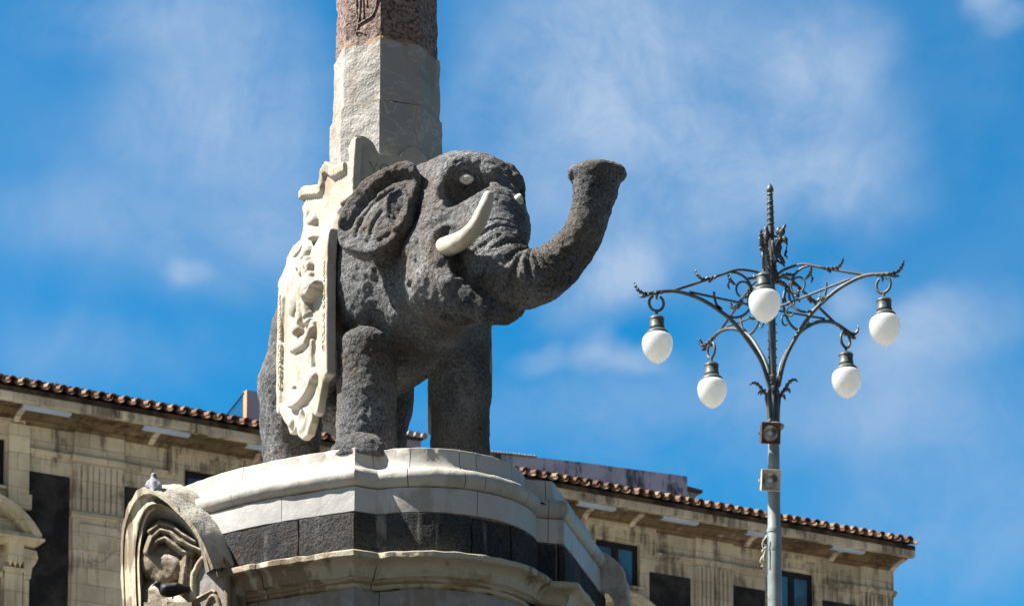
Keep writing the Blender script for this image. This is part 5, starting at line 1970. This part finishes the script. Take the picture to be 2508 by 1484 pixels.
bed = MB().prism([bp(W0, n, z) for n, z in ((OV + 0.036, 17.585), (OV + 0.036, 17.675), (-3.2, 17.675 + (OV + 3.2) * 0.34), (-3.2, 17.705), (OV + 0.032, 17.705 - 0.07), (OV + 0.032, 17.585))], BD * (WE - W0 - 0.02))
bed.build('roof_bed', MAT['dark_bed'], pal)  # dark strip standing proud along the fascia top, below the tile edge

# fluorescent lights under the cornice
nt_ = [(-9.41, -8.59, 'leftmost'), (-7.32, -6.50, 'b'), (-5.46, -4.66, 'c'), (1.02, 1.80, 'd'), (2.81, 3.57, 'e'), (4.66, 5.40, 'f'), (6.59, 7.33, 'g')]
lab = ['long fluorescent light under the eaves above the leftmost fluted pilaster and cream window frame',
       'long fluorescent light under the eaves between the pigeon and the rooftop railing',
       'fluorescent light mostly hidden behind the elephant hind leg',
       'fluorescent light partly hidden behind the right end of the pedestal moulding',
       'fluorescent light under the eaves below the end of the grey rooftop wall',
       'fluorescent light partly hidden behind the lamp pole',
       'rightmost fluorescent light under the eaves near the roof corner']
for (a, b, _), l_ in zip(nt_, lab):
    r = root('tube_light', bp((a + b) / 2, 0.60, 17.47), l_, 'light fixture', 'fluorescent lights under the eaves')
    mb = MB().box(BF, (a, 0.52, 17.40), (b, 0.64, 17.452))
    mb.build('cover', MAT['tube'], r)
    MB().box(BF, (a + 0.01, 0.53, 17.453), (b - 0.01, 0.63, 17.474)).build('housing', MAT['grey_paint'], r)
    for x in (a - 0.012, b + 0.001):
        MB().box(BF, (x, 0.525, 17.402), (x + 0.011, 0.635, 17.46)).build('end_cap', MAT['pale_iron'], r)

# ------------------------------------------------------------------ things on the roofs behind
NB = -3.4


def fpt(u, v, n):
    w, z = fac(u, v, n)
    return bp(w, n, z)


def wallpoly(name, px_, n, th, mat, label=None, cat=None, parent=None, zlow=None):
    P = [fpt(u, v, n) for u, v in px_]
    mb = MB().prism(P, -BN * th)
    o = mb.build(name, mat, parent, False, origin=None if parent else P[-1])
    if label:
        tag(o, label, cat)
    return o


lz = lambda u, n, z: bp(fac(u, 1100, n)[0], n, z)
# lilac stair block with terracotta edges
P0_ = fpt(606, 955, NB)
st = root('stair_block', (*bp(-3, NB, 0)[:2], 17.9), 'smooth lilac rooftop wall with terracotta orange edge behind the elephant', 'rooftop wall')
pl = [fpt(606, 955, NB), fpt(803, 984, NB), lz(803, NB, 18.0), lz(606, NB, 18.0)]
MB().prism(pl, -BN * 0.15).build('wall', MAT['lilac'], st)
zt_ = fpt(606, 955, NB)[2]
wl_ = fac(606, 955, NB)[0]
MB().box(BF, (wl_ - 0.014, NB - 0.155, 18.0), (wl_ - 0.002, NB + 0.004, zt_ + 0.004)).build('edge', MAT['orange'], st)
wq = fac(782, 970, NB)[0]
MB().prism([fpt(782, 964, NB - 0.0) + BN * 0.05, fpt(803, 967, NB) + BN * 0.05, fpt(803, 984, NB) + BN * 0.05, fpt(782, 981, NB) + BN * 0.05], -BN * 0.25).build('coping', MAT['orange'], st)
# railing beside it
rl = root('rooftop_railing', (*fpt(572, 1040, NB)[:2], 18.2), 'thin dark teal sloping railing beside the lilac rooftop wall', 'railing')
a, b = fpt(540, 1034, NB), fpt(598, 962, NB)
MB().tube([a, b], 0.016, 6).build('handrail', MAT['blue_rail'], rl)
for k in range(15):
    p = a + (b - a) * (k + 0.4) / 15
    MB().tube([p, np.array([p[0], p[1], 18.0])], 0.005, 5).build('baluster', MAT['blue_rail'], rl)
# long weathered parapet
gw = [fpt(1080, 1092, NB), fpt(1195, 1107, NB), fpt(1300, 1118, NB), fpt(1420, 1131, NB), fpt(1560, 1150, NB), fpt(1683, 1166, NB)]
mb = MB().prism(gw + [lz(1683, NB, 18.2), lz(1080, NB, 18.2)], -BN * 0.5)
o = mb.build('rooftop_parapet', MAT['grey_render'], None, False, origin=lz(1400, NB, 18.2))
tag(o, 'long grey lilac rooftop parapet streaked with black mould to the right of the elephant', 'rooftop wall')
mb = MB()
for k in range(16):
    p = fpt(1199 + k * 7.4, 1106 + k * 0.75, NB + 0.02)
    mb.tube([p - BD * 0.035 + UP * 0.0, p + BD * 0.035], 0.022, 8)
o = mb.build('coping_tiles', MAT['hood_marble'], None, True, origin=fpt(1250, 1108, NB))
tag(o, 'short row of whitish coping tiles on the grey rooftop parapet', 'coping')
# small tiled eave peeping out behind the parapet
ev = root('tiled_eave', (*fpt(1700, 1215, NB - 0.6)[:2], 18.6), 'small brown tiled eave on a stone bracket peeping behind the grey parapet', 'eave')
MB().prism([fpt(1670, 1186, NB - 0.6), fpt(1722, 1200, NB - 0.6), fpt(1719, 1208, NB - 0.6), fpt(1670, 1200, NB - 0.6)], -BN * 1.5).build('tiles', MAT['rust'], ev)
MB().prism([fpt(1670, 1201, NB - 0.62), fpt(1717, 1209, NB - 0.62), fpt(1706, 1214, NB - 0.62), fpt(1700, 1222, NB - 0.62), fpt(1688, 1228, NB - 0.62), fpt(1670, 1232, NB - 0.62)], -BN * 1.2).build('bracket', MAT['sandstone'], ev)
# chimney with tile cap between the legs
NC = -2.0
ch = root('chimney', (*fpt(1010, 1100, NC)[:2], 18.0), 'squat lilac chimney with whitish tile cap seen between the elephant legs', 'chimney')
MB().prism([fpt(960, 1066, NC), fpt(1031, 1076, NC), lz(1031, NC, 17.9), lz(960, NC, 17.9)], -BN * 0.7).build('stack', MAT['lilac'], ch)
MB().prism([fpt(955, 1060, NC + 0.06), fpt(1034, 1071, NC + 0.06), fpt(1034, 1077, NC + 0.06), fpt(955, 1067, NC + 0.06)], -BN * 0.82).build('rim', MAT['rust'], ch)
mb = MB()
for k in range(5):
    p = fpt(968 + k * 17, 1057 + k * 3.3, NC)
    mb.tube([p + BN * 0.08, p - BN * 0.75 + UP * 0.05], [0.06, 0.05], 10)
autosmooth(mb.build('cap', MAT['hood_marble'], ch), 40)
